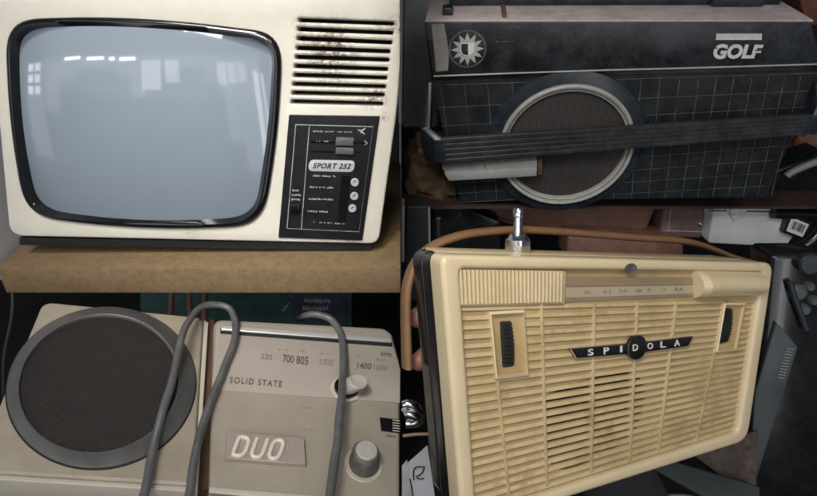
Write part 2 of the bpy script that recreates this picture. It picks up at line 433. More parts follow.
# ================================================================== black stereo radio on the right-hand board
M['golf_black'] = mat('radio_black', (.010, .0118, .0145), rough=.38, var=.3, vscale=30, bump=.05, dust=.75, dcol=(.062, .070, .078), dscale=32, speck=1.0)
M['golf_grille'] = mat('grille_black', (.007, .0085, .0105), rough=.5, var=.3, vscale=40, bump=.1, dust=.55, dcol=(.045, .052, .058), dscale=36, speck=.8)
M['grid_line'] = mat('grid_line', (.085, .096, .10), rough=.5, var=.8, vscale=60)
M['dust_top'] = mat('dusty_top', (.52, .44, .43), rough=.85, var=.2, vscale=25, dust=.75, dcol=(.30, .24, .24), dscale=40, speck=.6, bump=.1, bscale=400)
M['old_silver'] = mat('old_silver', (.42, .415, .385), rough=.45, var=.15, vscale=60, dust=.35, dcol=(.25, .22, .18), dscale=80)
M['pale_end'] = mat('panel_pale_end', (.27, .26, .225), rough=.4, var=.3, vscale=50, dust=.6, dcol=(.16, .15, .13), dscale=60)
M['white_print'] = mat('white_print', (.68, .68, .66), rough=.4, var=.12, vscale=150)
M['blue_flange'] = mat('blue_flange', (.018, .023, .030), rough=.27, var=.2, vscale=40, dust=.35, dcol=(.09, .11, .13), dscale=50, speck=.6)
M['mesh_brown'] = mat('speaker_mesh', (.058, .052, .052), rough=.7, var=.25, vscale=30, dust=.7, dcol=(.12, .066, .045), dscale=16, wave=[('X', 100)])
M['handle_black'] = mat('handle_black', (.020, .022, .025), rough=.45, var=.3, vscale=60, bump=.08, dust=.6, dcol=(.085, .085, .088), dscale=60, speck=1.0)
M['pale_plastic'] = mat('pale_plastic', (.36, .365, .355), rough=.5, var=.12, vscale=40, dust=.35, dcol=(.22, .21, .19), dscale=70)
M['rust'] = mat('rust', (.14, .07, .045), rough=.8, var=.4, vscale=120, bump=.3)

gf = frame_quad([(424, 21), (810, 21), (764, 192), (459, 208)], .40, (.11, -.60))
b0 = gf.L(600, 204); gf.base(b0.x, b0.y)
root = thing('portable_radio', 'dusty black stereo radio with gridded grille, silver speaker ring and folded handle', 'radio', gf)
# body
body_px = [(424.5, 22), (812, 22), (822, 70), (765, 198), (461, 203), (431, 76)]
bo = rounded(gf.P(body_px), .004)
link('body', plate([bo], -.11, -.001, .003, 3), 'golf_black', root)
tp = [gf.L(424.5, 21.5), gf.L(812, 21.5)]
v_top = max(p.y for p in bo)
def vt(u): return tp[0].y+(tp[1].y-tp[0].y)*(u-tp[0].x)/(tp[1].x-tp[0].x)
def topbox(bm, u0, u1, e0, e1, h0, h1):
    a, b = vt(u0), vt(u1)
    hexa(bm, [(u0, a+e0, h0), (u1, b+e0, h0), (u1, b+e1, h0), (u0, a+e1, h0)], [(u0, a+e0, h1), (u1, b+e0, h1), (u1, b+e1, h1), (u0, a+e1, h1)])
bm = bmesh.new(); topbox(bm, tp[0].x+.001, tp[1].x-.001, .0002, .003, -.108, .0045)
link('top_cover', bevelled(bm, .001), 'dust_top', root)
# front panel above the grille
fp = rounded(gf.P([(424.5, 22), (812, 22), (822, 65), (680, 69.2), (540, 73), (433.5, 77)], .006), .002, 3)
pn = link('front_panel', plate([fp], -.0008, .006, .0012), 'golf_black', root)
link('panel_pale_end', plate([gf.P([(431.5, 24), (444, 23.6), (447, 40), (449, 55), (448, 70.5), (436, 71.5)], .0062)], .0061, .0064), 'pale_end', pn)  # pale patch at the left end of the panel
path = gf.P([(433.5, 76.2), (486, 74.2), (540, 72.2), (610, 70), (680, 68.2), (750, 66.2), (820, 64)], .0065)
link('chrome_line', tube(path, .0009, smooth=False), 'old_silver', pn)
# round sun badge
c = gf.L(467.5, 49, .0065); R = (gf.L(486.3, 49, .0065)-c).length
bdg = link('badge', lathe(c, [(R, .0061), (R, .0068), (R*.97, .0070), (R*.02, .0070)], 48), 'golf_black', pn)
link('badge_ring', loft([circle(c, R, 48, .0069), circle(c, R, 48, .0074), circle(c, R*.93, 48, .0074), circle(c, R*.93, 48, .0069)]), 'grid_line', bdg)
st = []
for i in range(48):
    a = 2*math.pi*i/48; ph = (i % 4)
    r = R*(.88 if ph == 0 else .66 if ph in (1, 3) else .50); st.append((c.x+r*math.sin(a), c.y+r*math.cos(a)))
link('sun_rays', plate([st], .0071, .0075), 'old_silver', bdg, smooth=0)
def shield(cx, cy, w, h_): return [(cx-w, cy+h_), (cx+w, cy+h_), (cx+w, cy-h_*.2), (cx+w*.7, cy-h_*.75), (cx, cy-h_*1.1), (cx-w*.7, cy-h_*.75), (cx-w, cy-h_*.2)]
sh = shield(c.x, c.y, R*.36, R*.34)
link('shield', plate([sh], .0076, .0079), 'white_print', bdg, smooth=0)
link('shield_half', plate([[(c.x-R*.33, c.y+R*.31), (c.x+R*.03, c.y+R*.31), (c.x+R*.03, c.y-R*.32), (c.x-R*.24, c.y-R*.24), (c.x-R*.33, c.y-R*.05)]], .0080, .0082), 'blue_flange', bdg, smooth=0)
# lettering and bar
link('lettering', text('GOLF', gf, [(714, 43.6), (763.5, 44.5), (760.5, 58.2), (712.8, 59)], .0062, weight=.045, shear=.12), 'white_print', pn, smooth=0)
each('stencil_cut', [strip(gf, (755, 50.1), (764, 50.3), .0011, .0068), strip(gf, (711, 48), (717.5, 47.8), .0011, .0068)], 'golf_black', pn)
bars = []
for i in range(22):
    x = 716.4+i*2.08; bars.append(plate([gf.P([(x, 33.4+i*.0), (x+1.75, 33.4), (x+1.5, 39.6), (x-.25, 39.8)], .0062)], .0061, .0065))
bars.append(plate([gf.P([(716, 38.2), (761, 38.0), (760.4, 39.6), (715.8, 39.8)], .0063)], .0061, .00635))
link('striped_bar', joined(bars), 'white_print', pn, smooth=0)
each('worn_print', [marks(gf, 496, 42.5, 516, 41.8, .0062, 1.6, 5, .9), marks(gf, 515, 28, 524, 27.8, .0062, 1.4, 6, .5)], 'grid_line', pn)
# grille with its grid
gq = [(432, 80), (820, 70), (766, 196), (460, 201)]
gr = link('grille', plate([gf.P(gq)], -.0006, .0012), 'golf_grille', root)
xs = [440.5, 464, 487.5, 512, 534, 556, 578, 600, 620.5, 641, 660, 679.5, 698.8, 716.5, 734, 752, 768.7, 785, 801]
def slope(x): return .13-(x-440)*.00105
lines = []
for x in xs:
    s0 = slope(x); ytop = 84-(x-440)*.022; yb = 200-(x-460)*.012
    lines.append(strip(gf, (x, ytop), (x+s0*(yb-ytop), yb), .00075, .0013))
for a_, b_ in (((435, 85), (818, 73)), ((437, 107.5), (808, 90.8)), ((441, 126), (806, 106.7)), ((452, 172), (778, 146)), ((455, 183.5), (773, 160)), ((457, 193.5), (769, 173)), ((459, 202.5), (765, 186))):
    lines.append(strip(gf, a_, b_, .00065, .0015))
link('grid', joined(lines), 'grid_line', gr, smooth=0)
# speaker
cc = gf.L(565, 146.5, .006); R = (gf.L(631.5, 146, .006)-gf.L(498.5, 146.5, .006)).length/2
R2 = R*1.20
fl = link('speaker_flange', loft([circle(cc, R2, 72, .0017), circle(cc, R2*.985, 72, .0045), circle(cc, R*1.02, 72, .0085), circle(cc, R*.98, 72, .0085), circle(cc, R*.98, 72, .002)]), 'blue_flange', root, smooth=30)
link('silver_ring', loft([circle(cc, R*1.01, 72, .008), circle(cc, R*1.005, 72, .0125), circle(cc, R*.985, 72, .0140), circle(cc, R*.955, 72, .0130), circle(cc, R*.945, 72, .0075), circle(cc, R*.93, 72, .0075), circle(cc, R*.925, 72, .0112), circle(cc, R*.905, 72, .0104), circle(cc, R*.895, 72, .004)]), 'old_silver', root, smooth=40)
ms = link('speaker_mesh', loft([circle(cc, R*.9*k/10+1e-5, 72, .0048+.0022*(1-(k/10)**2)) for k in range(11)], cap0=True), 'mesh_brown', root)
# folding handle
hb = .034
up = [(440, 133), (441.5, 139.5), (560, 130.5), (680, 121), (814, 114.5)]; lo = [(441, 164), (540, 157.3), (680, 146), (816, 134)]
tl, tr, br, bl_ = gf.L(440.5, 138.5, hb), gf.L(814, 114.5, hb-.008), gf.L(815, 134, hb-.008), gf.L(441, 164, hb)
prof = []                                                       # ridged cross-section (t down the bar, extra height)
NR = 5
for i in range(NR):
    t0 = i/NR; prof += [(t0+.00, .0), (t0+.03, .0014), (t0+.15, .0014), (t0+.18, .0)]
prof.append((1.0, 0.0))
ringA, ringB = [], []
rows = []
for s in [k/16 for k in range(17)]:
    a = tl*(1-s)+tr*s; b = bl_*(1-s)+br*s
    front = [a*(1-t)+b*t+Vector((0, 0, e)) for t, e in prof]
    back = [b+Vector((0, .001, -.007)), a+Vector((0, -.001, -.007))]
    rows.append(front+back)
hd = link('handle', loft(rows, cap0=True, cap1=True), 'handle_black', root, smooth=25)
def arm(px0, px1, px2, w0, w1, h1):
    """Side arm of the handle from its pivot on the body out to the bar."""
    pth = [gf.L(*px0, .004), gf.L(*px1, h1*.72), gf.L(*px2, h1+.0015)]
    bm = bmesh.new(); prev = None
    for p, w, t in zip(pth, (w0, (w0+w1)/2, w1), (.0036, .0060, .0066)):
        k = [bm.verts.new(p+Vector(v)) for v in ((-t, w, .0), (t, w, .0), (t, -w, .0), (-t, -w, .0))]
        if prev:
            for i in range(4): bm.faces.new((prev[i], prev[(i+1) % 4], k[(i+1) % 4], k[i]))
        else: bm.faces.new(k)
        prev = k
    bm.faces.new(prev[::-1]); return bevelled(bm, .0006)
link('handle_arm', arm((429.5, 92), (425.5, 138), (440, 151.5), .012, .0155, hb), 'blue_flange', root)
link('handle_arm', arm((815, 92), (820, 112), (815.5, 124.5), .012, .0125, hb-.008), 'blue_flange', root)
# pale key bar under the handle
kb = link('key_bar', joined([block(gf, [(441.6, 167), (537, 160.2), (537, 168.6), (446, 174)], .0015, .020), block(gf, [(444.5, 173.6), (537, 168.6), (536.6, 176.2), (448.8, 181)], .0015, .0235)]), 'pale_plastic', root)
link('key_gap', strip(gf, (485, 163.6), (485.3, 168.5), .0008, .0201), 'golf_black', kb, smooth=0)
link('bar_end', block(gf, [(537.5, 160), (542.5, 159.7), (542, 174.5), (537.5, 175)], .0015, .016), 'rust', root)
# things on its top: knob, tab, raised deck
kn = bmesh.new(); k0 = gf.L(447, 17, 0)
topbox(kn, k0.x-.006, k0.x+.006, .003, .012, -.030, -.012)
link('knob', bevelled(kn, .002), 'golf_black', root)
kn = bmesh.new(); topbox(kn, gf.L(505, 10).x-.0028, gf.L(505, 10).x+.0028, .0031, .0050, -.085, -.004); link('leather_tab', bevelled(kn, .0008), 'rust', root)
kn = bmesh.new(); topbox(kn, gf.L(447, 10).x, gf.L(806, 10).x, .003, .014, -.107, -.056); link('rear_deck', bevelled(kn, .002), 'golf_black', root)
kn = bmesh.new(); topbox(kn, gf.L(728, 10).x, gf.L(784, 10).x, .0031, .018, -.076, -.046); link('deck_lid', bevelled(kn, .003), 'blue_flange', root)

# board under it
gb = [gf.M @ gf.L(461, 204), gf.M @ gf.L(765, 199)]
gz = min(p.z for p in gb)-.0005
fy = on_height(600, 206.2, gz).y
print('golf base', gb, 'front y', fy, [gf.M @ gf.L(600, 206)])
M['brown_wood'] = mat('brown_wood', (.045, .024, .017), rough=.6, var=.35, vscale=40, bump=.15, dust=.35, dcol=(.10, .06, .045))
bm = bmesh.new(); tq = [Vector((.0006, fy, gz)), Vector((1.0, fy, gz)), Vector((1.0, fy+.42, gz)), Vector((.0006, fy+.42, gz))]
hexa(bm, [p-Vector((0, 0, .004)) for p in tq], tq); o = link('shelf_board', new_mesh(bm), 'brown_wood', smooth=0)
tag(o, 'thin brown shelf board carrying the black stereo radio', 'shelf board')
GZ, GY = gz, fy
# ================================================================== two-piece radio seen from above (lower left)
M['duo_cream'] = mat('duo_cream', (.385, .335, .262), rough=.48, var=.09, vscale=16, bump=.05, bscale=700, dust=.5, dcol=(.27, .22, .165), dscale=35, speck=.2)
M['duo_tan'] = mat('duo_tan', (.34, .30, .24), rough=.5, var=.07, vscale=25, bump=.05, bscale=800, dust=.3, dcol=(.30, .255, .20), dscale=45, speck=.25)
M['duo_panel'] = mat('duo_panel', (.40, .355, .305), rough=.42, var=.05, vscale=22, dust=.25, dcol=(.42, .36, .31), dscale=40, speck=.2)
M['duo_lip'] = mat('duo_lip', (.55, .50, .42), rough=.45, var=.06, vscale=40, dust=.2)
M['grey_ring'] = mat('grey_ring', (.105, .104, .102), rough=.42, var=.15, vscale=40, dust=.45, dcol=(.17, .165, .16), dscale=60, speck=.4)
M['duo_mesh'] = mat('duo_mesh', (.024, .019, .0175), rough=.6, var=.35, vscale=22, dust=.9, dcol=(.095, .066, .050), dscale=48, speck=1.0, wave=[('X', 140), ('Y', 140)])
M['chrome'] = mat('chrome', (.62, .63, .64), rough=.18, metal=1.0, var=.1, vscale=60, dust=.15, dcol=(.3, .28, .25))
M['bright_trim'] = mat('bright_trim', (.72, .71, .69), rough=.28, metal=.45, var=.04, vscale=80, rvar=.02)
M['satin'] = mat('satin_metal', (.50, .47, .43), rough=.38, metal=.15, var=.12, vscale=60, dust=.25)
M['knob_grey'] = mat('knob_grey', (.085, .076, .068), rough=.5, var=.2, vscale=80, dust=.3)
M['duo_print'] = mat('brown_print', (.10, .075, .065), rough=.6, var=.35, vscale=400)
M['faded_print'] = mat('faded_print', (.27, .20, .175), rough=.6, var=.35, vscale=400)
M['badge_tan'] = mat('badge_tan', (.62, .53, .45), rough=.35, metal=.25, var=.08, vscale=80, wave=[('X', 260)], bump=.25)
M['badge_letter'] = mat('badge_letter', (.72, .665, .58), rough=.35, var=.06)
M['gap_brown'] = mat('gap_brown', (.095, .05, .03), rough=.6, var=.3, vscale=60)
M['cord_grey'] = mat('cord_grey', (.090, .094, .100), rough=.33, var=.3, vscale=50, dust=.6, dcol=(.19, .175, .155), dscale=45, speck=.6, bump=.06)

DQ = ([(42, 300), (390, 327), (430, 505), (-27, 475)], .40, (-.26, .78))
ds = frame_quad(*DQ); b_ = ds.L(100, 478); ds.base(b_.x, b_.y)
root = thing('speaker_box', 'cream speaker box with large round dark mesh in a grey ring', 'speaker', ds)
sb = rounded(ds.P([(43, 301), (203.5, 317), (193.5, 486), (-29, 472)]), [.012, .010, .004, .004], 5)
link('body', plate([sb], -.055, 0, .0035, 3), 'duo_cream', root)
# slightly lighter lip at the near edge and along the right flank
lip = ds.P([(-29, 472.5), (193.5, 486.5), (193.2, 492), (-31, 478)], -.0005)
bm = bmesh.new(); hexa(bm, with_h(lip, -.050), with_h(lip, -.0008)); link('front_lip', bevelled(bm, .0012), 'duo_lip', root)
fl = ds.P([(204, 319), (208.5, 322), (198, 490), (193.8, 487)], -.002)
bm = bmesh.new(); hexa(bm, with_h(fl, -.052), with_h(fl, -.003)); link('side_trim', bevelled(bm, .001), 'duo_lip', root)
c0 = ds.L(101.5, 392, 0)
ring = [(22, 210), (28, 165), (50, 112), (90, 65), (140, 38), (200, 28), (270, 34), (325, 60), (370, 108), (393, 160), (397, 195), (388, 240), (360, 285), (310, 328), (250, 358), (190, 369), (130, 358), (85, 330), (48, 285), (28, 245)]
to_px = lambda pts: [(x/2.037, 293+y/2.037) for x, y in pts]
out = ellipse_fit(ds.P(to_px(ring), 0.0))
# the ring is a raised cone: its inner circle stands above the face
cen = sum((Vector(p[:2]) for p in out), Vector((0, 0)))/len(out)
inn_px = [(40, 200), (44, 160), (65, 112), (105, 70), (150, 48), (203, 38), (262, 44), (310, 70), (345, 110), (362, 155), (365, 190), (357, 225), (335, 262), (292, 300), (240, 326), (188, 337), (140, 328), (98, 302), (65, 265), (45, 230)]
HR = .017
inn = ellipse_fit(ds.P(to_px(inn_px), HR))
rg = link('speaker_ring', loft([with_h(shrink(out, cen, 1.006), .0004), with_h(shrink(out, cen, 1.006), .0022), with_h(shrink(out, cen, .995), .0030), with_h([a*.15+b*.85 for a, b in zip(out, inn)], HR*.88), with_h(inn, HR), with_h(shrink(inn, cen, .985), HR-.0006), with_h(shrink(inn, cen, .975), HR-.005)]), 'grey_ring', root, smooth=50)
ci = sum((Vector(p[:2]) for p in inn), Vector((0, 0)))/len(inn)
link('speaker_mesh', loft([with_h(shrink(inn, ci, .978*max(k, .03)/12), HR-.0035+.003*(1-(k/12)**2)) for k in range(13)], cap0=True), 'duo_mesh', root)
link('ring_shadow_band', plate([shrink(out, cen, 1.022), shrink(out, cen, 1.004)], .0001, .0006), 'black_matt', root)  # dark band standing in for the shadow line around the ring

dr = frame_quad(*DQ); b_ = dr.L(310, 494); dr.base(b_.x, b_.y)
root = thing('radio_unit', 'cream and tan radio with dial numbers, two round knobs and raised name badge', 'radio', dr)
XE = 400.0
rb_px = [(214, 318.5), (384, 327.5), (392, 333), (400.2, 363), (XE+.2, 512), (209, 490)]
rb = rounded(dr.P(rb_px), [.012, .008, .01, .004, .002, .006], 5)
link('body', plate([rb], -.055, 0, .004, 3), 'duo_tan', root)
lp = dr.P([(209.5, 487.5), (XE, 503.5), (XE, 512), (209, 493)], 0)
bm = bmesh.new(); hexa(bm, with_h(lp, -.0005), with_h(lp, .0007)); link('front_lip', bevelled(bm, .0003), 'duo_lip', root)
dp = rounded(dr.P([(217.5, 322), (385, 330.5), (390.5, 337), (400.2, 369), (XE, 402.5), (211.5, 389.5)], .0016), [.006, .006, .004, .002, .0005, .001], 4)
dpo = link('dial_panel', plate([dp], .0003, .0016, .0005), 'duo_panel', root)
gq = dr.P([(220.5, 327.6), (391.5, 340.5), (392.4, 347), (220.2, 333.8)], .0016)
bm = bmesh.new(); hexa(bm, with_h(gq, .0017), with_h(gq, .0020)); link('dial_groove', new_mesh(bm), 'black_matt', dpo)
cq = dr.P([(221, 326.6), (391, 339.2), (391.4, 343.6), (221, 331.2)], .0016)
bm = bmesh.new(); hexa(bm, with_h(cq, .0017), with_h(cq, .0046)); link('chrome_bar', bevelled(bm, .0012, 3), 'bright_trim', dpo, smooth=60)
link('lettering', text('SOLID STATE', dr, [(230.2, 376.9), (282.5, 381.3), (281.6, 387.4), (229.4, 383)], .0018, weight=.008, space=1.25), 'duo_print', dpo, smooth=0)
nums = [('530', (261.5, 353.6, 272.5, 360.2), 1), ('700', (283, 354.6, 294, 363.2), 0), ('805', (296.5, 356, 308.5, 365), 0), ('1000', (320, 358.6, 333.5, 366), 1), ('1400', (357.5, 362.4, 371.5, 369.6), 0), ('1600', (374, 364.6, 387.5, 371), 1)]
for s_, (x0, y0, x1, y1), fade in nums:
    h_ = y1-y0-1.1
    ms_ = text(s_, dr, [(x0, y0), (x1, y0+1.1), (x1-.4, y0+1.1+h_), (x0-.4, y0+h_)], .0018, weight=.008)
    link('dial_number', ms_, 'faded_print' if fade else 'duo_print', dpo, smooth=0)
each('worn_print', [marks(dr, 279, 350.5, 288, 351.2, .0018, 2.4, 11, .8), marks(dr, 299, 351.6, 308, 352.3, .0018, 2.6, 12, .8), marks(dr, 320, 354.5, 328, 355.2, .0018, 2.6, 13, .8), marks(dr, 356, 357, 361.5, 357.6, .0018, 2, 14, .9), marks(dr, 376.5, 360.5, 384, 361, .0018, 2.6, 15, .8), marks(dr, 333, 330.6, 366, 333, .0018, 1.4, 16, .7), marks(dr, 277, 325.6, 282, 326, .0018, 1.6, 19, .9)], 'faded_print', dpo)
link('lettering', text('kHz', dr, [(381, 351.4), (391.5, 352.6), (391.8, 357), (381.2, 355.8)], .0018, weight=.006), 'duo_print', dpo, smooth=0)
each('worn_caption', [marks(dr, 300, 408.4, 316, 409.6, .0002, 2.2, 21, .9), marks(dr, 303, 430.6, 318, 432.4, .0002, 2.2, 22, .9)], 'faded_print', root)
# tuning knob
c1 = dr.L(346, 389.5, .0016); u1 = (dr.L(359, 389.5, .0016)-c1).length/13
k1 = link('tuning_knob', lathe(c1, [(u1*15, .0017), (u1*15, .0030), (u1*13.8, .0036), (u1*10.5, .0036)], 40), 'duo_lip', root)
link('knob_collar', lathe(c1, [(u1*12.2, .0036), (u1*12.2, .007), (u1*10.8, .0085)], 40), 'black_gloss', k1)
ctop = dr.L(358.8, 381.2, .026); axd = (ctop-Vector((c1.x, c1.y, .006)))
link('knob_cap', loft([[Vector((c1.x, c1.y, .006))+axd*t+Vector((p.x, p.y, 0)) for p in circle((0, 0), u1*r, 40)] for t, r in ((0, 10), (.12, 9.6), (.93, 8.8), (.98, 8.4), (1, 7.6), (.985, 7.0))], cap0=True, cap1=True), 'satin', k1)
# volume knob
c2 = dr.L(363.5, 465, 0); u2 = (dr.L(376.5, 465, 0)-c2).length/13
k2 = link('volume_knob', lathe(c2, [(u2*18.6, .0002), (u2*18.6, .0016), (u2*17.9, .0021), (u2*16.8, .0013), (u2*12, .0012)], 48), 'duo_lip', root)
ct2 = dr.L(366.2, 451.5, .021); ax2 = ct2-Vector((c2.x, c2.y, .0014))
rr2 = [(0, 14.6), (.08, 14.9), (.75, 13.9), (.92, 13.2), (1, 11.6)]
kr = []
for t, r in rr2:
    kr.append([Vector((c2.x, c2.y, .0014))+ax2*t+Vector((p.x, p.y, 0))*(1-.02*(i % 2)) for i, p in enumerate(circle((0, 0), u2*r, 72))])
link('knob_skirt', loft(kr, cap0=True, cap1=True), 'knob_grey', k2, smooth=50)
ct3 = dr.L(366.5, 450.8, .0215)
link('knob_cap', lathe(ct3, [(u2*10.4, .0205), (u2*10.4, .0228), (u2*9.6, .0236), (u2*.5, .0240)], 40), 'satin', k2)
# badge
bq = [(226.2, 431), (304, 437.6), (306, 464.3), (225.6, 458.2)]
bg = link('name_badge', block(dr, bq, .0002, .0062, .0008), 'badge_tan', root, smooth=20)
q4 = [Vector(p) for p in dr.P([(232.5, 434.5), (288, 439.3), (287, 461.5), (231.5, 457)], .0070)]
def S2(s, t): return q4[3]*(1-s)*(1-t)+q4[2]*s*(1-t)+q4[0]*(1-s)*t+q4[1]*s*t
def sh_(x, y): return S2(x/3.0+.10*y-.0, .08+.84*y)
Ds = [(.06, 0), (.06, 1), (.48, 1), (.66, .82), (.66, .2), (.48, 0), (.06, 0)]
Us = [(1.02, 1), (1.02, .2), (1.15, 0), (1.45, 0), (1.60, .2), (1.60, 1)]
Os = [(1.95, .2), (1.95, .8), (2.10, 1), (2.38, 1), (2.53, .8), (2.53, .2), (2.38, 0), (2.10, 0), (1.95, .2)]
for st_ in (Ds, Us, Os):
    lp_ = st_[0] == st_[-1]; pp = [sh_(x, y) for x, y in (st_[:-1] if lp_ else st_)]; out_ = []
    for i, p in enumerate(pp):
        if not lp_ and i in (0, len(pp)-1): out_.append(p); continue
        a, b = pp[i-1], pp[(i+1) % len(pp)]; ra = min(.0026, (a-p).length*.4); rb = min(.0026, (b-p).length*.4)
        p0 = p+(a-p).normalized()*ra; p2 = p+(b-p).normalized()*rb
        out_ += [p0*(1-t)**2+p*2*t*(1-t)+p2*t*t for t in (0, .25, .5, .75, 1)]
    link('badge_letter', tube(out_, .0021, 8, smooth=False, loop=lp_), 'badge_letter', bg, smooth=80)
# small band window at the right edge
bw = link('band_window', plate([dr.P([(379.6, 417.6), (XE-.3, 420), (XE-.3, 433.4), (381.2, 431.2)], .0004)], .0002, .0010), 'black_gloss', root)
link('window_bars', joined([strip(dr, (392.5, 420.2+i*2.6), (XE-.5, 421.1+i*2.6), .0011, .0011) for i in range(5)]), 'duo_lip', bw, smooth=0)
link('worn_caption', marks(dr, 385, 436.6, 394.5, 437.8, .0002, 3.0, 25, .9), 'duo_print', root, smooth=0)
# brown gap filler between both boxes: the hinge strip they share
hq = dr.P([(208.8, 319), (214, 320), (209, 489), (198.5, 489)], -.012)
bm = bmesh.new(); hexa(bm, with_h(hq, -.05), hq); link('hinge_strip', new_mesh(bm), 'gap_brown', root)

# cords lying over both boxes
def cord(name, pts, r, label, radii=None):
    p = catmull([dr.L(x, y, h) for x, y, h in pts], 4, closed=False)
    p = [v+Vector((mnoise.noise(v*38), mnoise.noise(v*38+Vector((9, 0, 0))), 0))*.0011 for v in p]
    radii = [1+.07*mnoise.noise(v*60)+.04*mnoise.noise(v*17) for v in p]
    o = link(name, tube(p, r, 12, radii=radii), 'cord_grey', None, dr, smooth=60); return tag(o, label, 'cord', 'grey cords over the cream radio')
cord('power_cord', [(138, 515, .012), (145.5, 491, .011), (152, 454, .010), (162, 412, .022), (168, 394, .025), (174.5, 373, .026), (181, 339, .026), (189.5, 320, .020), (201, 307.5, .014), (215.4, 304.5, .013), (229, 308.5, .012), (235.8, 322, .009), (233.8, 341, .008), (226, 363, .007), (215.8, 388, .007), (206, 415, .008), (197.5, 446, .012), (191, 482, .020), (186, 515, .030)], .0040, 'grey cord looped over the gap between speaker box and radio')
cord('power_cord', [(299, 319, -.03), (303, 316.6, -.006), (308, 315.2, .005), (317, 314.5, .010), (330, 318.5, .010), (339, 330, .009), (343.2, 345, .009), (343.3, 366, .012), (341.5, 398, .024), (338, 435, .028), (332.5, 478, .028), (327, 515, .028)], .0045, 'thicker grey cord hanging over the radio dial and past the knobs')

# what lies around it
bk = frame_at(90, 492, .62, (-.2, .62, .75), 4)
M['pale_green'] = mat('pale_green', (.36, .40, .27), rough=.45, var=.1)
M['cream_white'] = mat('cream_white', (.60, .58, .50), rough=.45, var=.08, dust=.3)
rt = thing('cream_appliance', 'cream appliance with pale green handle under the speaker box', 'appliance', bk)
link('body', plate([rounded(bk.P([(-20, 481), (150, 494), (150, 560), (-20, 560)]), .006)], -.05, 0, .004), 'cream_white', rt)
link('handle', tube(bk.P([(28, 500, ), (32, 489), (46, 488), (60, 494), (66, 506)], .010), .0045, 8), 'pale_green', rt)
tb = frame_at(290, 308, 1.02, (0, -.3, .95))
M['teal_dark'] = mat('teal_dark', (.045, .105, .10), rough=.5, var=.3, vscale=30, dust=.2, dcol=(.03, .05, .05))
M['navy_dark'] = mat('navy_dark', (.05, .065, .095), rough=.4, var=.3, vscale=30)
M['dim_print'] = mat('dim_print', (.42, .48, .45), rough=.5, var=.3, vscale=60)
rt = thing('teal_box', 'dark teal box with faded pale print behind the cream radio', 'box', tb)
link('body', plate([rounded(tb.P([(140, 270), (352, 270), (352, 335), (140, 335)]), .004)], -.06, 0, .002), 'teal_dark', rt)
lb = link('label_patch', plate([tb.P([(297, 275), (350, 275), (346, 330), (291, 330)], .0004)], .0002, .001), 'navy_dark', rt)
each('worn_print', [marks(tb, 304, 303, 330, 303.4, .0012, 5.5, 31, 1.0), marks(tb, 303, 310.5, 328, 310.6, .0012, 5.5, 33, 1.0), marks(tb, 284, 312, 291, 304, .0012, 4, 34, .8)], 'dim_print', lb)
fr_ = frame_at(190, 300, .92, (0, -.3, .95))
M['rod_wood'] = mat('rod_wood', (.32, .16, .10), rough=.5, var=.25, vscale=40)
rt = thing('stool', 'brown wooden stool legs standing between the dark boxes', 'stool', fr_)
for x0, x1 in ((173, 170), (189, 190.5), (205.5, 204)):
    link('leg', tube(fr_.P([(x0, 270), (x1, 330)], 0), .0046, 8, smooth=False), 'rod_wood', rt)
bm = bmesh.new(); a = fr_.P([(160, 262), (215, 262), (215, 271), (160, 271)], .02); hexa(bm, with_h(a, -.05), a); link('seat', bevelled(bm, .003), 'rod_wood', rt)
cf = frame_at(8, 340, .8, (0, -.3, .95))
M['cable_dim'] = mat('cable_dim', (.05, .055, .06), rough=.5)
o = link('cable', tube([cf.L(*p) for p in ((12, 285, 0), (14, 305, .01), (10, 330, .01), (4, 350, .01), (3, 380, .01), (4, 420, 0), (10, 460, 0))], .0022, 8), 'cable_dim', None, cf)
tag(o, 'thin dark cable hanging beside the speaker box', 'cable')
# ================================================================== cream transistor radio (lower right)
sp = frame_quad([(437, 254), (770, 262), (743, 440), (460, 530)], .275, (-.36, -.10))
b_ = sp.L(600, 486); sp.base(b_.x, b_.y)
M['ivory'] = mat('ivory', (.62, .50, .305), rough=.36, var=.08, vscale=14, bump=.03, bscale=700, dust=.4, dcol=(.36, .25, .12), dscale=45, coat=.15, speck=.15)
M['ivory_pale'] = mat('ivory_pale', (.68, .56, .365), rough=.32, var=.05, vscale=15, bump=.02, dust=.35, dcol=(.48, .35, .18), dscale=20, coat=.2)
M['slat'] = mat('slat_ivory', (.55, .43, .245), rough=.42, var=.12, vscale=14, dust=.6, dcol=(.36, .25, .12), dscale=24, stains=[(*sp.L(x, y)[:2], r, .5, sc) for x, y, r, sc in ((505, 395, .03, 60), (466, 330, .012, 120), (470, 430, .012, 130), (520, 480, .04, 80), (738, 330, .03, 90), (600, 305, .02, 150), (600, 430, .05, 50), (720, 390, .04, 70), (690, 440, .05, 60), (560, 330, .03, 90), (640, 320, .03, 80))], scol=(.24, .155, .065))
M['slat_back'] = mat('slat_back', (.44, .315, .15), rough=.6, var=.2, vscale=20, dust=.5, dcol=(.22, .14, .06), dscale=20)
M['cloth_dark'] = mat('cloth_dark', (.030, .022, .014), rough=.9, var=.3)
M['case_black'] = mat('case_black', (.010, .010, .011), rough=.2, var=.3, vscale=40, dust=.15, dcol=(.08, .075, .07), coat=.3)
M['dial'] = mat('dial_strip', (.27, .205, .135), rough=.25, var=.08, coat=.5)
M['dial_pale'] = mat('dial_pale', (.43, .35, .24), rough=.3, var=.08, coat=.3)
M['strap'] = mat('handle_brown', (.18, .095, .045), rough=.42, var=.18, vscale=30, bump=.06, dust=.2, dcol=(.30, .19, .10))
M['leather_red'] = mat('leather_red', (.22, .112, .082), rough=.38, var=.25, vscale=30, bump=.25, bscale=350, dust=.35, dcol=(.20, .12, .10), dscale=40)
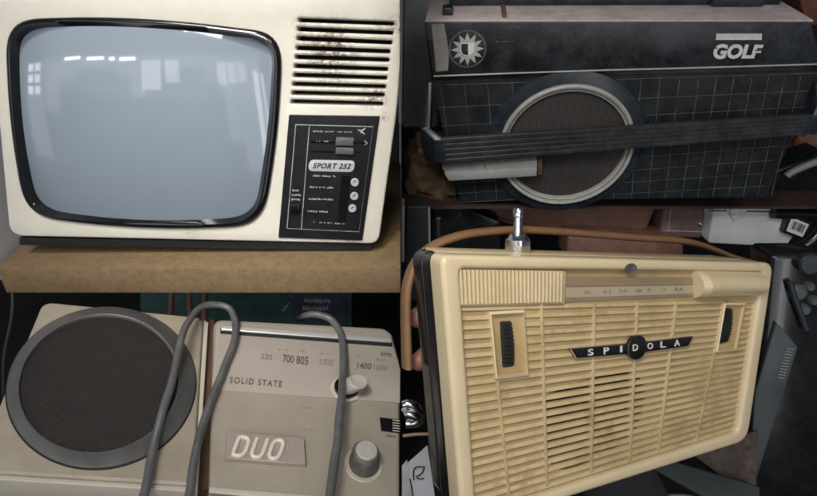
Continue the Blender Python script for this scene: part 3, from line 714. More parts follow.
M['leather_plum'] = mat('leather_plum', (.22, .145, .14), rough=.32, var=.25, vscale=40, bump=.25, bscale=300, dust=.3, dcol=(.22, .16, .15))
M['grey_paint'] = mat('grey_paint', (.72, .74, .74), rough=.35, var=.06, vscale=20, dust=.2, dcol=(.3, .28, .26))
M['grey_dark'] = mat('grey_dark', (.085, .095, .10), rough=.45, var=.15, vscale=30, dust=.3, dcol=(.10, .105, .105))
M['white_plastic'] = mat('white_plastic', (.72, .72, .68), rough=.4, var=.05)
M['paper'] = mat('paper', (.44, .45, .47), rough=.7, var=.08, vscale=20)

root = thing('transistor_radio', 'ivory transistor radio with louvred front, black name bar and brown carrying handle', 'radio', sp)
fo_px = [(437.3, 254), (769.5, 262), (743.5, 439), (459.5, 528)]
fo = rounded(sp.P(fo_px), [.008, .010, .013, .012], 7)
iu_px = [(456.8, 268), (758.5, 271), (733.5, 430.5), (474, 513)]
iu = rounded(sp.P(iu_px), [.004, .005, .007, .006], 6)
link('front_frame', plate([fo, iu], -.012, .0045, .0030, 4), 'ivory_pale', root)
spk_ = catmull(sp.P([(546, 402), (560, 390), (600, 376), (632, 372), (646, 390), (640, 420), (628, 440), (590, 462), (560, 470), (548, 455)]), 4)
link('back_plate', plate([shrink(iu, sum((Vector(p[:2]) for p in iu), Vector((0, 0)))/len(iu), 1.01), spk_], -.0095, -.0007), 'slat_back', root)
cs = rounded(sp.P([(438.5, 256), (768, 264), (742, 437), (460.5, 525)]), [.010, .010, .012, .012], 6)
link('rear_case', plate([cs], -.043, -.0122, .006, 4), 'case_black', root)
link('case_seam', plate([shrink(cs, sum((Vector(p[:2]) for p in cs), Vector((0, 0)))/len(cs), 1.006)], -.030, -.027, .001), 'case_black', root)
top = sp.P([(452, 255.5), (757, 262.5)])
bm = bmesh.new(); hexa(bm, [top[0]+Vector((0, -.003, -.041)), top[1]+Vector((0, -.003, -.041)), top[1]+Vector((0, .0012, -.041)), top[0]+Vector((0, .0012, -.041))], [top[0]+Vector((0, -.003, -.013)), top[1]+Vector((0, -.003, -.013)), top[1]+Vector((0, .0012, -.013)), top[0]+Vector((0, .0012, -.013))])
link('top_plate', bevelled(bm, .001), 'ivory', root)
# header band: ribbed panel, dial, big cap
hd = sp.P([(457, 268), (759, 271.3), (754.5, 299.5), (459.5, 307)])
bm = bmesh.new(); hexa(bm, with_h(hd, -.0044), with_h(hd, -.0010)); link('header_band', new_mesh(bm), 'ivory', root)
rbq = [Vector(p) for p in sp.P([(458.8, 268.8), (564, 270.6), (563.2, 303), (460.6, 305.6)], .003)]
NRB = 27; rows_ = []
for t in (0, .02, .05, .93, .97, 1):
    e = -.004 if t in (0, 1) else 0.0
    row = []
    for i in range(NRB):
        for ds_, hh in ((.06, -.0013), (.20, .0), (.5, .0004), (.80, .0), (.94, -.0013)):
            p = bil(rbq, (i+ds_)/NRB, 1-t); row.append(Vector((p.x, p.y, .003+hh+e)))
    rows_.append(row)
link('ribbed_panel', loft(rows_, closed=False), 'ivory', root, smooth=40)
bm = bmesh.new(); a = sp.P([(458.6, 268.4), (565, 270.3), (564, 304), (460.4, 306.4)]); hexa(bm, with_h(a, -.0009), with_h(a, .0014)); link('ribbed_panel_edge', bevelled(bm, .001), 'ivory', root)
dl = link('dial_window', plate([sp.P([(564.6, 276.5), (694, 277.8), (694, 296.5), (563.8, 302)], .0005)], -.0008, .0004), 'dial', root)
link('dial_scale', plate([sp.P([(566, 287.8), (693.5, 285.3), (693.5, 293.5), (565.5, 297.8)], .0006)], .0005, .0007), 'dial_pale', dl)
mk = []
for i, x in enumerate((584, 603, 619, 634, 645, 660, 675)):
    mk.append(marks(sp, x, 294.2-(x-584)*.035, x+7, 294-(x-584)*.035, .0008, 3.2, 80+i, .8))
link('scale_marks', joined(mk), 'faded_print', dl, smooth=0)
link('dial_line', strip(sp, (566, 285), (693, 283.3), .0005, .0007), 'slat_back', dl, smooth=0)
kq = [(700.5, 269.8), (759.5, 271), (755.5, 297), (702, 298.6)]
prof_ = []
A = sp.P(kq, .003)
nn = 12; rws = []
for s in [k/10 for k in range(11)]:
    row = []
    for k in range(nn+1):
        t = k/nn; p = A[0]*(1-s)*(1-t)+A[1]*s*(1-t)+A[2]*s*t+A[3]*(1-s)*t
        row.append(Vector((p.x, p.y, -.0005+.0135*math.sin(math.pi*min(1, max(0, t)))**.55)))
    rws.append(row)
link('tuning_cover', loft(rws, closed=False), 'ivory_pale', root)
e = [Vector((p.x, p.y, p.z)) for p in rws[0]]; bm = bmesh.new(); f_ = [bm.verts.new(p) for p in e]; bm.faces.new(f_)
g = [Vector((p.x-.0052, p.y, -.0005+(p.z+.0005)*.80)) for p in rws[0]]; g_ = [bm.verts.new(p) for p in g]; bm.faces.new(g_)
for i in range(nn): bm.faces.new((f_[i], f_[i+1], g_[i+1], g_[i]))
link('cover_end', new_mesh(bm), 'ivory_pale', root)
c = sp.L(631, 268, .0046); ua = (sp.L(637, 268, .0046)-c).length
link('emblem', loft([circle(c, ua*1.0, 28, .0044, ua*.62), circle(c, ua*.95, 28, .0049, ua*.58), circle(c, ua*.6, 28, .0049, ua*.34), circle(c, ua*.55, 28, .0046, ua*.28)], cap1=True), 'knob_grey', root)
# louvres
q0 = [Vector(p) for p in sp.P([(458.8, 305.5), (755, 299), (734, 432), (473.4, 514.5)], 0)]
NS = 23
def well(s, t):
    """True where a thumbwheel well interrupts the louvres."""
    return False
wl_px = [(489.5, 312), (524.5, 310), (529, 375.7), (496, 379.5)]
wr_px = [(724.8, 303), (745.8, 303), (736.8, 350.5), (716.3, 352.5)]
wells = [[Vector(p[:2]) for p in sp.P(w_)] for w_ in (wl_px, wr_px)]
def x_edges(w_, v):
    """u-range of a well at height v, or None."""
    xs_ = []
    for i in range(4):
        a, b = w_[i], w_[(i+1) % 4]
        if (a.y-v)*(b.y-v) < 0: xs_.append(a.x+(b.x-a.x)*(v-a.y)/(b.y-a.y))
    return (min(xs_), max(xs_)) if len(xs_) >= 2 else None
bm = bmesh.new()
for i in range(NS):
    t1 = 1-i/NS; t0 = 1-(i+1)/NS
    tm = (t0+t1)/2
    L_, R_ = bil(q0, 0, tm), bil(q0, 1, tm)
    cuts = [(L_.x, R_.x)]
    for w_ in wells:
        rg_ = x_edges(w_, tm*0+(L_.y+R_.y)/2 if False else L_.y+(R_.y-L_.y)*((sum(p.x for p in w_)/4-L_.x)/(R_.x-L_.x)))
        if rg_:
            new = []
            for a, b in cuts:
                if rg_[0] > a and rg_[1] < b: new += [(a, rg_[0]), (rg_[1], b)]
                else: new.append((a, b))
            cuts = new
    for a, b in cuts:
        sa, sb_ = (a-L_.x)/(R_.x-L_.x), (b-L_.x)/(R_.x-L_.x)
        n_ = max(1, int((sb_-sa)*10)); 
        T1, Bt = t1-.0012, t0+(t1-t0)*.42
        def P_(s, t, h): p = bil(q0, s, t); return Vector((p.x, p.y, h))
        prv = None
        for k in range(n_+1):
            s = sa+(sb_-sa)*k/n_
            ring = [bm.verts.new(P_(s, T1, -.0026)), bm.verts.new(P_(s, (T1*.7+Bt*.3), -.0004)), bm.verts.new(P_(s, Bt+.002, .0008)), bm.verts.new(P_(s, Bt, .0004)), bm.verts.new(P_(s, Bt, -.0026))]
            if prv:
                for j in range(4): bm.faces.new((prv[j], ring[j], ring[j+1], prv[j+1]))
            else: bm.faces.new(ring)
            prv = ring
        bm.faces.new(prv)
gl = link('louvre_grille', new_mesh(bm), 'slat', root, smooth=30)
ribs = []
for (x0, y0, x1, y1) in ((497, 380, 509, 500), (541, 304, 546.5, 486), (594, 303, 591, 472), (637, 302, 629.5, 462), (676, 301.5, 658, 453), (714, 352, 696, 442)):
    a, b = sp.L(x0, y0), sp.L(x1, y1); d = (b-a).normalized(); s_ = Vector((-d.y, d.x, 0))*.0011
    m_ = bmesh.new(); hexa(m_, [p+Vector((0, 0, -.0044)) for p in (a-s_, b-s_, b+s_, a+s_)], [p+Vector((0, 0, .0010)) for p in (a-s_, b-s_, b+s_, a+s_)]); ribs.append(bevelled(m_, .0005))
x0 = [(714.5, 300.8), (716, 303), (709, 352), (706, 352)]
for k, r_ in enumerate(ribs): link('grille_rib', r_, 'slat', gl)
# dark cloth seen through the open slots in the middle
spk = [(546, 402), (560, 390), (600, 376), (632, 372), (646, 390), (640, 420), (628, 440), (590, 462), (560, 470), (548, 455)]
link('speaker_cloth', plate([shrink(spk_, sp.L(596, 420), 1.08)], -.0118, -.0098), 'cloth_dark', root)
# thumbwheel wells
for w_px, wh_px, m2 in ((wl_px, [(500, 319), (511.5, 318.5), (514.5, 369), (503, 370.5)], 0), (wr_px, [(722.5, 306), (733, 306.5), (728, 344), (718.5, 346.5)], 1)):
    o4 = sp.P(w_px, .002)
    cen_ = sum((Vector(p[:2]) for p in o4), Vector((0, 0)))/4
    inner_px = [(497, 320), (516, 318.5), (519.5, 368.5), (502, 371)] if not m2 else [(724.5, 308), (740, 308), (732, 345), (719.5, 347)]
    i4 = sp.P(inner_px, -.009)
    f1 = shrink(o4, cen_, 1.0); f2 = shrink(o4, cen_, .93)
    wf = link('wheel_well', loft([with_h(f1, -.003), with_h(f1, .0020), with_h(f2, .0026), with_h(i4, -.009)], cap1=True), 'ivory_pale', root, smooth=0)
    w4 = sp.P(wh_px, .0)
    rws_ = []; nk = 45
    for k in range(nk+1):
        t = .05+.90*k/nk; l_ = w4[0]*(1-t)+w4[3]*t; r__ = w4[1]*(1-t)+w4[2]*t; z_ = .0024-.0022*(2*t-1)**2-(.0011 if k % 4 in (0, 1) else 0)
        rws_.append([Vector((l_.x, l_.y, -.0088)), Vector((l_.x, l_.y, z_-.0006)), Vector((l_.x*.88+r__.x*.12, l_.y*.88+r__.y*.12, z_)), Vector((l_.x*.12+r__.x*.88, l_.y*.12+r__.y*.88, z_)), Vector((r__.x, r__.y, z_-.0006)), Vector((r__.x, r__.y, -.0088))])
    rings_ = rws_
    link('thumbwheel', loft(rings_, cap0=True, cap1=True), 'black_matt', wf, smooth=20)
# name bar
nb = [(570.4, 349), (626.8, 344.6), (646.2, 342.3), (693, 336.6), (688, 346), (645.5, 352), (627, 354), (575.6, 358.2)]
cdx = sp.L(636.5, 347.4, .003); rd = (sp.L(646, 347, .003)-cdx).length
bar = link('name_bar', plate([sp.P(nb, .003)], .0014, .0034, .0004), 'case_black', root)
link('bar_disc', lathe(cdx, [(rd, .0014), (rd, .0037), (rd*.93, .0041), (.0003, .0041)], 36), 'case_black', bar)
LT = [('S', 590.5, 352.2), ('P', 606.2, 350.6), ('I', 621, 349), ('D', 635.2, 347.5), ('O', 650, 346), ('L', 663, 344.3), ('A', 677, 342.8)]
for i, (ch, x, y) in enumerate(LT):
    wd = (1.0 if ch == 'I' else 2.6); hh = .0043 if ch == 'D' else .0036
    link('bar_letter', text(ch, sp, [(x-wd, y-3.2+.12*wd), (x+wd, y-3.2-.12*wd), (x+wd, y+3.2-.12*wd), (x-wd, y+3.2+.12*wd)], hh, weight=.012), 'white_print', bar, smooth=0)
link('bar_tip', strip(sp, (570.6, 349.4), (575.8, 358), .0006, .0036), 'slat', bar, smooth=0)
# aerial
def P3(px, py, h): return sp.L(px, py, h)
ab = P3(517.5, 250.5, -.026)
ae = bmesh.new()
prof = [(.0085, 0), (.0088, .001), (.0088, .0085), (.0066, .0105), (.0058, .0125), (.0032, .0128), (.0029, .024), (.0036, .0245), (.0039, .029), (.0030, .0305), (.0008, .031)]
rings_ = [[ab+Vector((r*math.cos(2*math.pi*k/32), -.001+y, r*math.sin(2*math.pi*k/32))) for k in range(32)] for r, y in prof]
link('aerial', loft(rings_, cap0=True, cap1=True), 'chrome', root)
# carrying handle
hpts = [(407, 368, -.05), (405.6, 308, -.05), (407.6, 284, -.05), (415.5, 263, -.05), (431, 247.5, -.05), (453, 237.8, -.05), (478, 232.5, -.05), (518, 229.8, -.05), (552, 231.2, -.05), (583, 233.5, -.05), (614, 236, -.05), (646, 238.3, -.05), (676, 240.2, -.05), (697, 244, -.05), (714, 250, -.05), (731, 256.5, -.05), (752, 262, -.05)]
hl = [P3(*p) for p in hpts]
pth = catmull(hl, 4, closed=False)
rings_ = []
for i, p in enumerate(pth):
    d = (pth[min(i+1, len(pth)-1)]-pth[max(i-1, 0)]).normalized(); s_ = Vector((-d.y, d.x, 0)).normalized(); k = i/(len(pth)-1)
    w_ = .0030 if k < .75 else .0030*(1-(k-.75)*1.6)
    rings_.append([p+s_*w_*math.cos(a)+Vector((0, 0, .0055*math.sin(a)*abs(math.sin(a))**-.4 if abs(math.sin(a)) > 1e-6 else 0)) for a in [2*math.pi*j/14 for j in range(14)]])
link('carrying_handle', loft(rings_, cap0=True, cap1=True), 'strap', root, smooth=60)
# ================================================================== clutter around the radios
M['dark_case'] = mat('dark_case', (.20, .225, .22), rough=.5, var=.2, vscale=10, bump=.05, dust=.4, dcol=(.07, .075, .072), dscale=30)
M['tan_leather'] = mat('tan_leather', (.12, .068, .037), rough=.5, var=.4, vscale=45, bump=.35, bscale=200, dust=.5, dcol=(.20, .145, .09), dscale=50)
M['red_brown'] = mat('red_brown', (.16, .06, .035), rough=.55, var=.35, vscale=50, bump=.3, bscale=250)
M['steel_grey'] = mat('steel_grey', (.26, .29, .28), rough=.4, var=.2, vscale=40, dust=.4)
M['blue_black'] = mat('blue_black', (.030, .036, .042), rough=.35, var=.2, vscale=20, dust=.3, dcol=(.06, .065, .07))
M['pale_edge'] = mat('pale_edge', (.40, .40, .38), rough=.3, var=.2, vscale=60)
M['brown_board'] = mat('brown_board', (.060, .034, .022), rough=.6, var=.3, vscale=30, dust=.2)
M['teal_board'] = mat('teal_board', (.028, .040, .040), rough=.6, var=.3, vscale=25)
M['skin'] = mat('skin', (.25, .115, .08), rough=.5, var=.12, vscale=60, bump=.1, bscale=500)
M['sleeve'] = mat('sleeve', (.03, .03, .035), rough=.9, var=.2)
VERT = (0, -.47, .88)
def solid(name, label, cat, poly, z, depth, m, n=VERT, bev=.002, r=.002, roll=0, base=None, group=None):
    """One block: its front face measured from the photograph, its depth going back."""
    r = max(r, bev*1.4); x = sum(p[0] for p in poly)/len(poly); y = max(p[1] for p in poly)
    fr = frame_at(x, sum(p[1] for p in poly)/len(poly), z, n, roll); b = fr.L(x, y); fr.base(b.x, b.y)
    if cat and not base:
        o = link(name, plate([rounded(fr.P(poly), r)], -depth, 0, bev, 3), m, None, fr); tag(o, label, cat, group); return o, fr
    rt = thing(name, label, cat, fr, group)
    link('body', plate([rounded(fr.P(poly), r)], -depth, 0, bev, 3), m, rt); return rt, fr
def lump(name, label, cat, px, py, z, sx, sy, sz, m, amp=.25, sc=18, seed=0, roll=0):
    fr = frame_at(px, py, z, VERT, roll); bm = bmesh.new(); bmesh.ops.create_icosphere(bm, subdivisions=5, radius=1)
    for v in bm.verts:
        p = v.co.copy()
        q = Vector([math.copysign(abs(c)**.6, c) for c in p])
        w = Vector((q.x*sx, q.y*sy, q.z*sz)); nn_ = mnoise.fractal(w*sc+Vector((seed, 0, 0)), .9, 2.1, 4)
        crease = abs(mnoise.noise(w*sc*2.2+Vector((0, seed, 3))))
        v.co = w*(1+amp*nn_-.18*crease)
    o = link(name, new_mesh(bm), m, None, fr, smooth=60); tag(o, label, cat); return o

# --- behind and beside the black stereo radio
solid('equipment_case', 'dark grey rounded case standing beside the black stereo radio', 'case', [(403.5, -14), (438, -14), (438, 128), (401.8, 128)], .84, .10, 'dark_case', bev=.0035, r=.006)
lump('leather_bag', 'crumpled tan leather bag under the folded handle of the stereo radio', 'bag', 432, 166, .80, .038, .052, .035, 'tan_leather', .22, 22, 4)
lump('leather_strap', 'rusty brown leather pouch beside the gridded end of the stereo radio', 'pouch', 812, 142, .90, .050, .036, .03, 'red_brown', .15, 20, 9, -18)
rt, fr = solid('metal_tin', 'black tin with grey metal grip in the corner beside the stereo radio', 'tin', [(772, 172), (830, 152), (830, 214), (760, 212)], .82, .05, 'case_black', bev=.004, base=True)
link('grip', tube(fr.P([(786, 176), (792, 171), (806, 165), (822, 160)], .008), .0052, 10), 'steel_grey', rt)
solid('red_case', 'reddish brown case behind the upper corner of the stereo radio', 'case', [(797, -14), (835, -14), (835, 30), (806, 24)], .98, .08, 'red_brown', bev=.004)

# --- behind the ivory radio
Z = .86
rt, fr = solid('leather_case', 'long reddish brown leather case lying behind the ivory radio', 'case', [(468, 206.6), (657, 206.6), (644, 236), (610, 234.5), (524, 228), (486, 214.5)], Z, .07, 'leather_red', bev=.004, r=.004, base=True)
link('seam', tube(fr.P([(486, 213), (524, 225.4), (570, 230), (612, 232), (643, 233.5)], .0005), .0010, 6), 'brown_board', rt)
link('piping', tube(fr.P([(484, 214.5), (524, 228.2), (570, 232.8), (612, 234.8), (645, 236.3)], -.002), .0020, 6), 'red_brown', rt)
solid('leather_wallet', 'dull red leather wallet lying low under the carrying handle', 'wallet', [(568, 236), (684, 241), (684, 262), (566, 262)], Z-.02, .05, 'leather_red', bev=.004)
rt, fr = solid('plum_bag', 'plum brown leather bag with seams and bright clasp', 'bag', [(664, 206.6), (706, 206.6), (703, 239), (660, 238)], Z-.01, .07, 'leather_plum', bev=.005, r=.004, base=True)
link('seam', joined([tube(fr.P([(671, 207), (667.5, 238)], .0003), .0009, 6, smooth=False), tube(fr.P([(664, 230.5), (703, 232)], .0003), .0009, 6, smooth=False)]), 'pale_edge', rt)
link('clasp', plate([rounded(fr.P([(704, 206.5), (712, 206.5), (710, 211.5), (704, 211)], .002), .001)], -.002, .004, .001), 'white_plastic', rt)
link('stud', lathe(fr.L(700, 224.5, 0), [(.0035, .0), (.0032, .002), (.0015, .003), (.0001, .0032)], 20), 'chrome', rt)
rt, fr = solid('grey_appliance', 'grey metal appliance with black grip and barcode sticker', 'appliance', [(714, 206.8), (806, 206.8), (797, 232), (786, 247.5), (708.5, 243.5)], Z-.03, .06, 'grey_paint', bev=.003, r=.003, base=True)
link('top_edge', tube(fr.P([(712, 210.5), (760, 211.5), (806, 212)], .0003), .0012, 6, smooth=False), 'grey_dark', rt)
cp_ = link('cap_plate', plate([rounded(fr.P([(724, 206.8), (751, 206.8), (734, 221.5)], .001), .004)], .0002, .003, .001), 'white_plastic', rt)
link('screw_cap', lathe(fr.L(734, 209.6, .003), [(.0075, .003), (.0072, .007), (.005, .009), (.0001, .0092)], 28), 'white_plastic', cp_)
link('grip', tube(fr.P([(773, 213), (785, 213.6), (800, 214), (822, 214.5)], .008), .0082, 10), 'case_black', rt)
stq = [(792, 217.5), (809, 224.5), (802.5, 237), (786.6, 231)]
bs = link('barcode_sticker', plate([fr.P(stq, .012)], .0110, .0122), 'white_plastic', rt)
link('sticker_backing', plate([fr.P([(789, 214), (812, 222), (804, 241), (783, 233)], .010)], .0002, .0108, .002), 'case_black', rt)
Q_ = [Vector(p) for p in fr.P(stq, .0124)]
rr_ = random.Random(3); bm_ = bmesh.new(); s = .14
while s < .86:
    w_ = rr_.choice((.025, .04, .065)); a = [bil(Q_, s, .25), bil(Q_, s+w_, .25), bil(Q_, s+w_, .85), bil(Q_, s, .85)]
    hexa(bm_, a, [p+Vector((0, 0, .0002)) for p in a]); s += w_+rr_.choice((.03, .05, .06))
link('barcode', new_mesh(bm_), 'ink', bs, smooth=0)
fc = frame_at(800, 250, .74, VERT)
o = link('black_cable', tube([fc.L(*p) for p in ((830, 196+22, 0), (818, 236, .004), (806, 246, .006), (790, 251, .004), (770, 253, -.01), (750, 252, -.02))], .0062, 12), 'case_black', None, fc); tag(o, 'thick black cable curving under the grey appliance', 'cable')
# right: black machine with vented side
mb = [(771, 254), (830, 254), (830, 500), (757, 500), (746, 470), (757, 400)]
rt, fr = solid('black_machine', 'black machine with vented grey side panel beside the ivory radio', 'machine', mb, .66, .05, 'case_black', n=(.16, -.25, .95), bev=.005, r=.004, base=True)
sp_ = link('side_panel', plate([rounded(fr.P([(776, 322), (790, 338), (797.5, 347.5), (780, 402), (757, 476.5), (749.5, 470), (755, 392)], .004), .002)], .0002, .005, .001), 'grey_dark', rt)
for i in range(11):
    y = 349+i*2.9; xx = 797-i*.95
    link('vent_rib', tube(fr.P([(xx-11+i*.05, y-.8), (xx-3.2, y+.6)], .0058), .0007, 6, smooth=False), 'steel_grey', sp_)
link('control_knob', lathe(fr.L(806, 262, 0), [(.012, 0), (.012, .010), (.010, .012), (.0001, .012)], 28), 'blue_black', rt)
for (x, y, rr0) in ((797, 292, .010), (808, 286, .006), (803, 309, .007), (812, 300, .006)):
    link('side_fitting', lathe(fr.L(x, y, 0), [(rr0, 0), (rr0*.95, .004), (rr0*.6, .007), (.0001, .007)], 20), 'grey_dark', rt)
link('side_lever', tube(fr.P([(790, 282), (794, 300), (803, 318), (806, 330)], .006), .0035, 8), 'blue_black', rt)
# boards and bits under the ivory radio
solid('brown_board', 'dark brown board leaning below the corner of the ivory radio', 'board', [(690, 452), (758, 430), (757, 486), (720, 476)], .60, .012, 'brown_board', n=(.1, .3, .95), bev=.001)
solid('teal_plank', 'dark teal plank crossing under the ivory radio', 'plank', [(640, 462), (662, 458), (760, 487), (760, 512), (730, 512)], .58, .012, 'teal_board', n=(.05, .3, .95), bev=.001)
fs = frame_at(628, 488, .60, VERT)
o = link('pale_stick', tube([fs.L(621, 476), fs.L(626, 484), fs.L(635, 502)], .0052, 8, smooth=False), 'dial_pale', None, fs); tag(o, 'short pale wooden stick poking out under the ivory radio', 'stick')
fs = frame_at(690, 494, .60, VERT)
o = link('wire', tube([fs.L(655, 500), fs.L(668, 495), fs.L(684, 494), fs.L(700, 500)], .0022, 8), 'steel_grey', None, fs); tag(o, 'thin grey wire in the clutter below the ivory radio', 'wire')
fs = frame_at(643, 482, .62, VERT)
o = link('metal_rod', tube([fs.L(640, 472), fs.L(650, 490), fs.L(654, 505)], .0028, 8, smooth=False), 'grey_dark', None, fs); tag(o, 'dark metal rod beside the pale stick', 'rod')
lump('blue_cloth', 'crumpled dark blue cloth below the ivory radio', 'cloth', 590, 505, .60, .040, .018, .02, mat('blue_cloth', (.018, .024, .05), rough=.8), .2, 30, 2)
# left edge clutter
rt, fr = solid('black_box', 'upright blue-black box with pale edge behind the brown handle', 'box', [(407, 207), (429, 206.6), (431, 300), (405, 300)], .80, .06, 'blue_black', bev=.001, base=True)
link('edge_strip', plate([fr.P([(428.2, 207), (430, 207), (430.6, 250), (428.6, 250)], .0006)], .0002, .0012), 'pale_edge', rt)
rt, fr = solid('black_box', 'narrow black box with bright metal strip beside the aerial', 'box', [(432, 207), (462, 206.8), (500, 222), (500, 262), (432, 262)], .83, .05, 'case_black', bev=.001, base=True)
link('metal_strip', plate([rounded(fr.P([(435.5, 218), (441, 217.5), (441, 239), (436, 240)], .002), .0015)], .0002, .003, .0008), 'chrome', rt)
solid('pale_card', 'thin pale card standing at the dark edge', 'card', [(401.8, 207), (404.6, 207), (404.4, 262), (401.8, 262)], .79, .03, 'pale_edge', bev=.0004, r=.0003)
# bits at the lower left edge of the ivory radio
fk = frame_at(412, 413, .44, VERT)
cl = thing('chrome_clip', 'shiny chrome clip at the lower left edge of the ivory radio', 'clip', fk)
link('body', joined([tube(fk.P([(404, 405), (409, 403), (416, 406), (421, 412), (422, 420), (415, 424), (406, 424)], 0), .0036, 10)]), 'chrome', cl, smooth=60)
link('jaw', tube(fk.P([(405, 414), (412, 413), (418, 417)], .003), .0040, 10), 'chrome', cl, smooth=60)
link('spring', tube(fk.P([(404, 409), (410, 419)], .004), .0022, 8, smooth=False), 'steel_grey', cl)
fw = frame_at(420, 434, .45, VERT)
o = link('brown_stick', tube([fw.L(403, 436), fw.L(415, 434.5), fw.L(432, 434)], .0014, 8, smooth=False), 'strap', None, fw); tag(o, 'thin brown stick below the chrome clip', 'stick')
fp_ = frame_at(418, 474, .46, VERT)
pp_ = thing('paper_note', 'pale paper note with black handwriting beside the ivory radio', 'note', fp_)
link('sheet', plate([fp_.P([(402, 468.5), (427.5, 446), (436, 505), (402, 505)])], -.0006, 0), 'paper', pp_, smooth=0)
link('fold', plate([fp_.P([(402, 466), (407, 460), (413, 505), (402, 505)], .0006)], .0003, .0009), 'pale_edge', pp_, smooth=0)
link('handwriting', joined([tube(fp_.P(pts_, .0006), .00055, 6) for pts_ in ([(414, 480), (413, 472), (414, 468), (418, 466.5), (423, 467)], [(424, 466.5), (424.5, 471), (421, 475.5), (416, 477)], [(410, 479), (412, 488), (413, 497)], [(417, 478.5), (421, 479.5), (424, 478.5)])]), 'ink', pp_)

# --- hand holding the ivory radio from behind; only two fingertips reach past its side
def skin_body(verts, edges, radii, root_i, sub=2):
    me = bpy.data.meshes.new("skin"); me.from_pydata(verts, edges, [])
    o = bpy.data.objects.new("tmp", me); COL.objects.link(o)
    md = o.modifiers.new("s", 'SKIN'); sv = me.skin_vertices[0].data
    for i, r in enumerate(radii): sv[i].radius = (r, r); sv[i].use_root = (i == root_i)
    o.modifiers.new("b", 'SUBSURF').levels = sub
    dg = bpy.context.evaluated_depsgraph_get(); dg.update(); out_ = bpy.data.meshes.new_from_object(o.evaluated_get(dg))
    bpy.data.objects.remove(o); return out_
HB = -.056
t1, t2 = sp.L(406.5, 321, HB), sp.L(408, 367, HB)
V_, E_, R_ = [], [], []
def add(p, r, prev=None):
    V_.append(Vector(p)); R_.append(r)
    if prev is not None: E_.append((prev, len(V_)-1))
    return len(V_)-1
kx = t1.x+.085; my = (t1.y+t2.y)/2
palm = add((kx+.045, my-.035, HB-.020), .026)
wr = add((kx+.085, my-.075, HB-.028), .024, palm); ea = add((kx+.13, my-.14, HB-.035), .031, wr)
for k, (tip, dx) in enumerate(((t1, 0), (t2, .004), (Vector((t2.x+.016, t2.y-.024, HB-.006)), .010), (Vector((t2.x+.034, t2.y-.044, HB-.010)), .018))):
    kn_ = Vector((kx+dx, my+.026-.019*k, HB-.016))
    a = add(kn_, .0118-.0008*k, palm)
    b = add(kn_*.58+Vector(tip)*.42+Vector((0, 0, -.010)), .0098-.0006*k, a); c_ = add(kn_*.25+Vector(tip)*.75+Vector((0, 0, -.004)), .0092-.0006*k, b)
    add(Vector(tip)+Vector((.004, 0, 0)), .0078-.0006*k, c_)
ta = add((kx+.035, my+.010, HB-.012), .012, palm); tb_ = add((kx+.025, my+.034, HB-.006), .0105, ta); add((kx+.012, my+.052, HB-.004), .0088, tb_)
pr_ = thing('person', 'hand reaching behind the ivory radio, two fingertips showing past its black side', 'person', sp)
link('hand', skin_body(V_, E_, R_, palm), 'skin', pr_, smooth=80)
slv = [Vector((kx+.085, my-.075, HB-.028)), Vector((kx+.13, my-.14, HB-.035))]
link('sleeve', tube([slv[0]*.55+slv[1]*.45, slv[1], slv[1]*2-slv[0]], .036, 14, smooth=False), 'sleeve', pr_)

# ================================================================== setting
bkY = 1.32
slab('backdrop', [(.004, bkY, .02), (1.9, bkY, .02), (1.9, bkY, 1.9), (.004, bkY, 1.9)], (0, .02, 0), 'dark')
slab('backdrop', [(-1.6, bkY, .02), (-.004, bkY, .02), (-.004, bkY, SH_Z-.05), (-1.6, bkY, SH_Z-.05)], (0, .02, 0), 'dark')
slab('floor', [(-2.5, -1.2, -.02), (2.5, -1.2, -.02), (2.5, 2.2, -.02), (-2.5, 2.2, -.02)], (0, 0, .02), 'dark')
slab('light_partition', [(-.0003, SH_Y-.02, .0), (.0003, SH_Y-.02, .0), (.0003, 1.3, .0), (-.0003, 1.3, .0)], (0, 0, 1.5), 'dark')  # added thin sheet that keeps light from crossing between left and right
# ================================================================== light and render settings
def area(name, loc, target, sx, sy, power, col=(1, 1, 1)):
    l = bpy.data.lights.new(name, 'AREA'); l.shape = 'RECTANGLE'; l.size = sx; l.size_y = sy; l.energy = power; l.color = col
    o = bpy.data.objects.new(name, l); COL.objects.link(o); o.location = loc
    o.rotation_euler = (Vector(target)-Vector(loc)).to_track_quat('-Z', 'Y').to_euler(); return o
w = bpy.data.worlds.new("World"); S.world = w; w.use_nodes = True
w.node_tree.nodes["Background"].inputs["Color"].default_value = (.75, .82, 1.0, 1); w.node_tree.nodes["Background"].inputs["Strength"].default_value = .085
area('soft_window_light', (-.9, -2.3, 1.95), (-.05, .6, .6), 5.0, 1.5,  8, (1, .98, .95))
a = area('tv_fill_light', (-.36, -.15, 1.78), (-.215, .56, .715), .34, .26, .54, (1, .97, .93)); a.data.spread = math.radians(30)  # added lamp, narrowly aimed to brighten the television
a = area('side_light', (-.12, .0, 1.22), (.02, .36, .68), .20, .14, 1.12, (1, .96, .89)); a.data.spread = math.radians(100)  # added near lamp, gives the ivory radio its falloff towards the right
FAR = -1.5
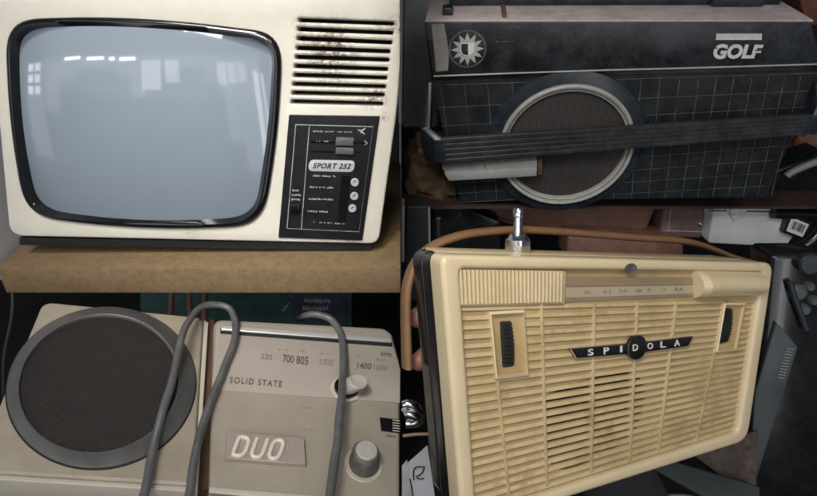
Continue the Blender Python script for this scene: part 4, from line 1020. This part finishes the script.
def pane(x0, x1, z0, z1, L, col=(.95, .98, 1)):
    """Bright window or added dim panel far behind the camera, seen as a reflection in the picture tube."""
    sx, sz = x1-x0, z1-z0; area('far_window_panel', ((x0+x1)/2, FAR-(.05 if L < 1 else 0), (z0+z1)/2), ((x0+x1)/2, 0, (z0+z1)/2), sx, sz, L*math.pi*sx*sz, col)
for x0, x1, dz in ((-2.5, -2.1, .02), (-1.95, -1.6, -.01), (-1.5, -1.4, -.03), (-1.32, -1.05, -.04)): pane(x0, x1, 1.68+dz, 1.73+dz, 20)
for i in range(3):
    for j in range(3): pane(-4.1+i*.30, -3.88+i*.30, 1.12+j*.22, 1.27+j*.22, 6-.8*abs(i-1))
pane(-.95, -.66, 1.20, 1.64, 3); pane(-.60, -.40, 1.30, 1.64, 3)
for i in range(3): pane(.14+i*.145, .265+i*.145, 1.26+.03*i, 1.62, 3.2-.5*i)
pane(.66, .74, -.3, 1.5, 4.5); pane(.78, .82, .0, 1.45, 5)
XP = ((15, -4.3), (30, -3.71), (60, -2.7), (100, -1.76), (146, -.95), (190, -.28), (220, .14), (250, .6), (262, .8))
ZP = ((55, 1.75), (60, 1.67), (75, 1.43), (90, 1.19), (120, .70), (160, 0.0), (205, -.95))
def lerp(T_, v):
    for (a, p), (b, q) in zip(T_, T_[1:]):
        if v <= b: return p+(q-p)*(v-a)/(b-a)
    return T_[-1][1]
# bright hall behind the photographer: added panels, stepped so gaps reflect as dark figures
for x0, x1, yb in ((15, 44, 165), (45, 61, 112), (62, 79, 79), (80, 119, 68), (120, 134, 74), (135, 150, 95), (151, 164, 88), (165, 179, 74), (180, 204, 68), (205, 224, 80), (225, 237, 135), (238, 262, 205)):
    pane(lerp(XP, x0), lerp(XP, x1), lerp(ZP, yb), 1.75, .95)
area('tube_light', (.30, FAR, 2.24), (-.2, .5, .65), 1.3, .075, 9, (1, .98, .96))
S.view_settings.view_transform = 'Standard'; S.view_settings.look = 'None'; S.view_settings.gamma = 1; S.view_settings.exposure = 0
S.render.engine = 'CYCLES'; S.cycles.use_denoising = True; S.cycles.filter_width = 1.8
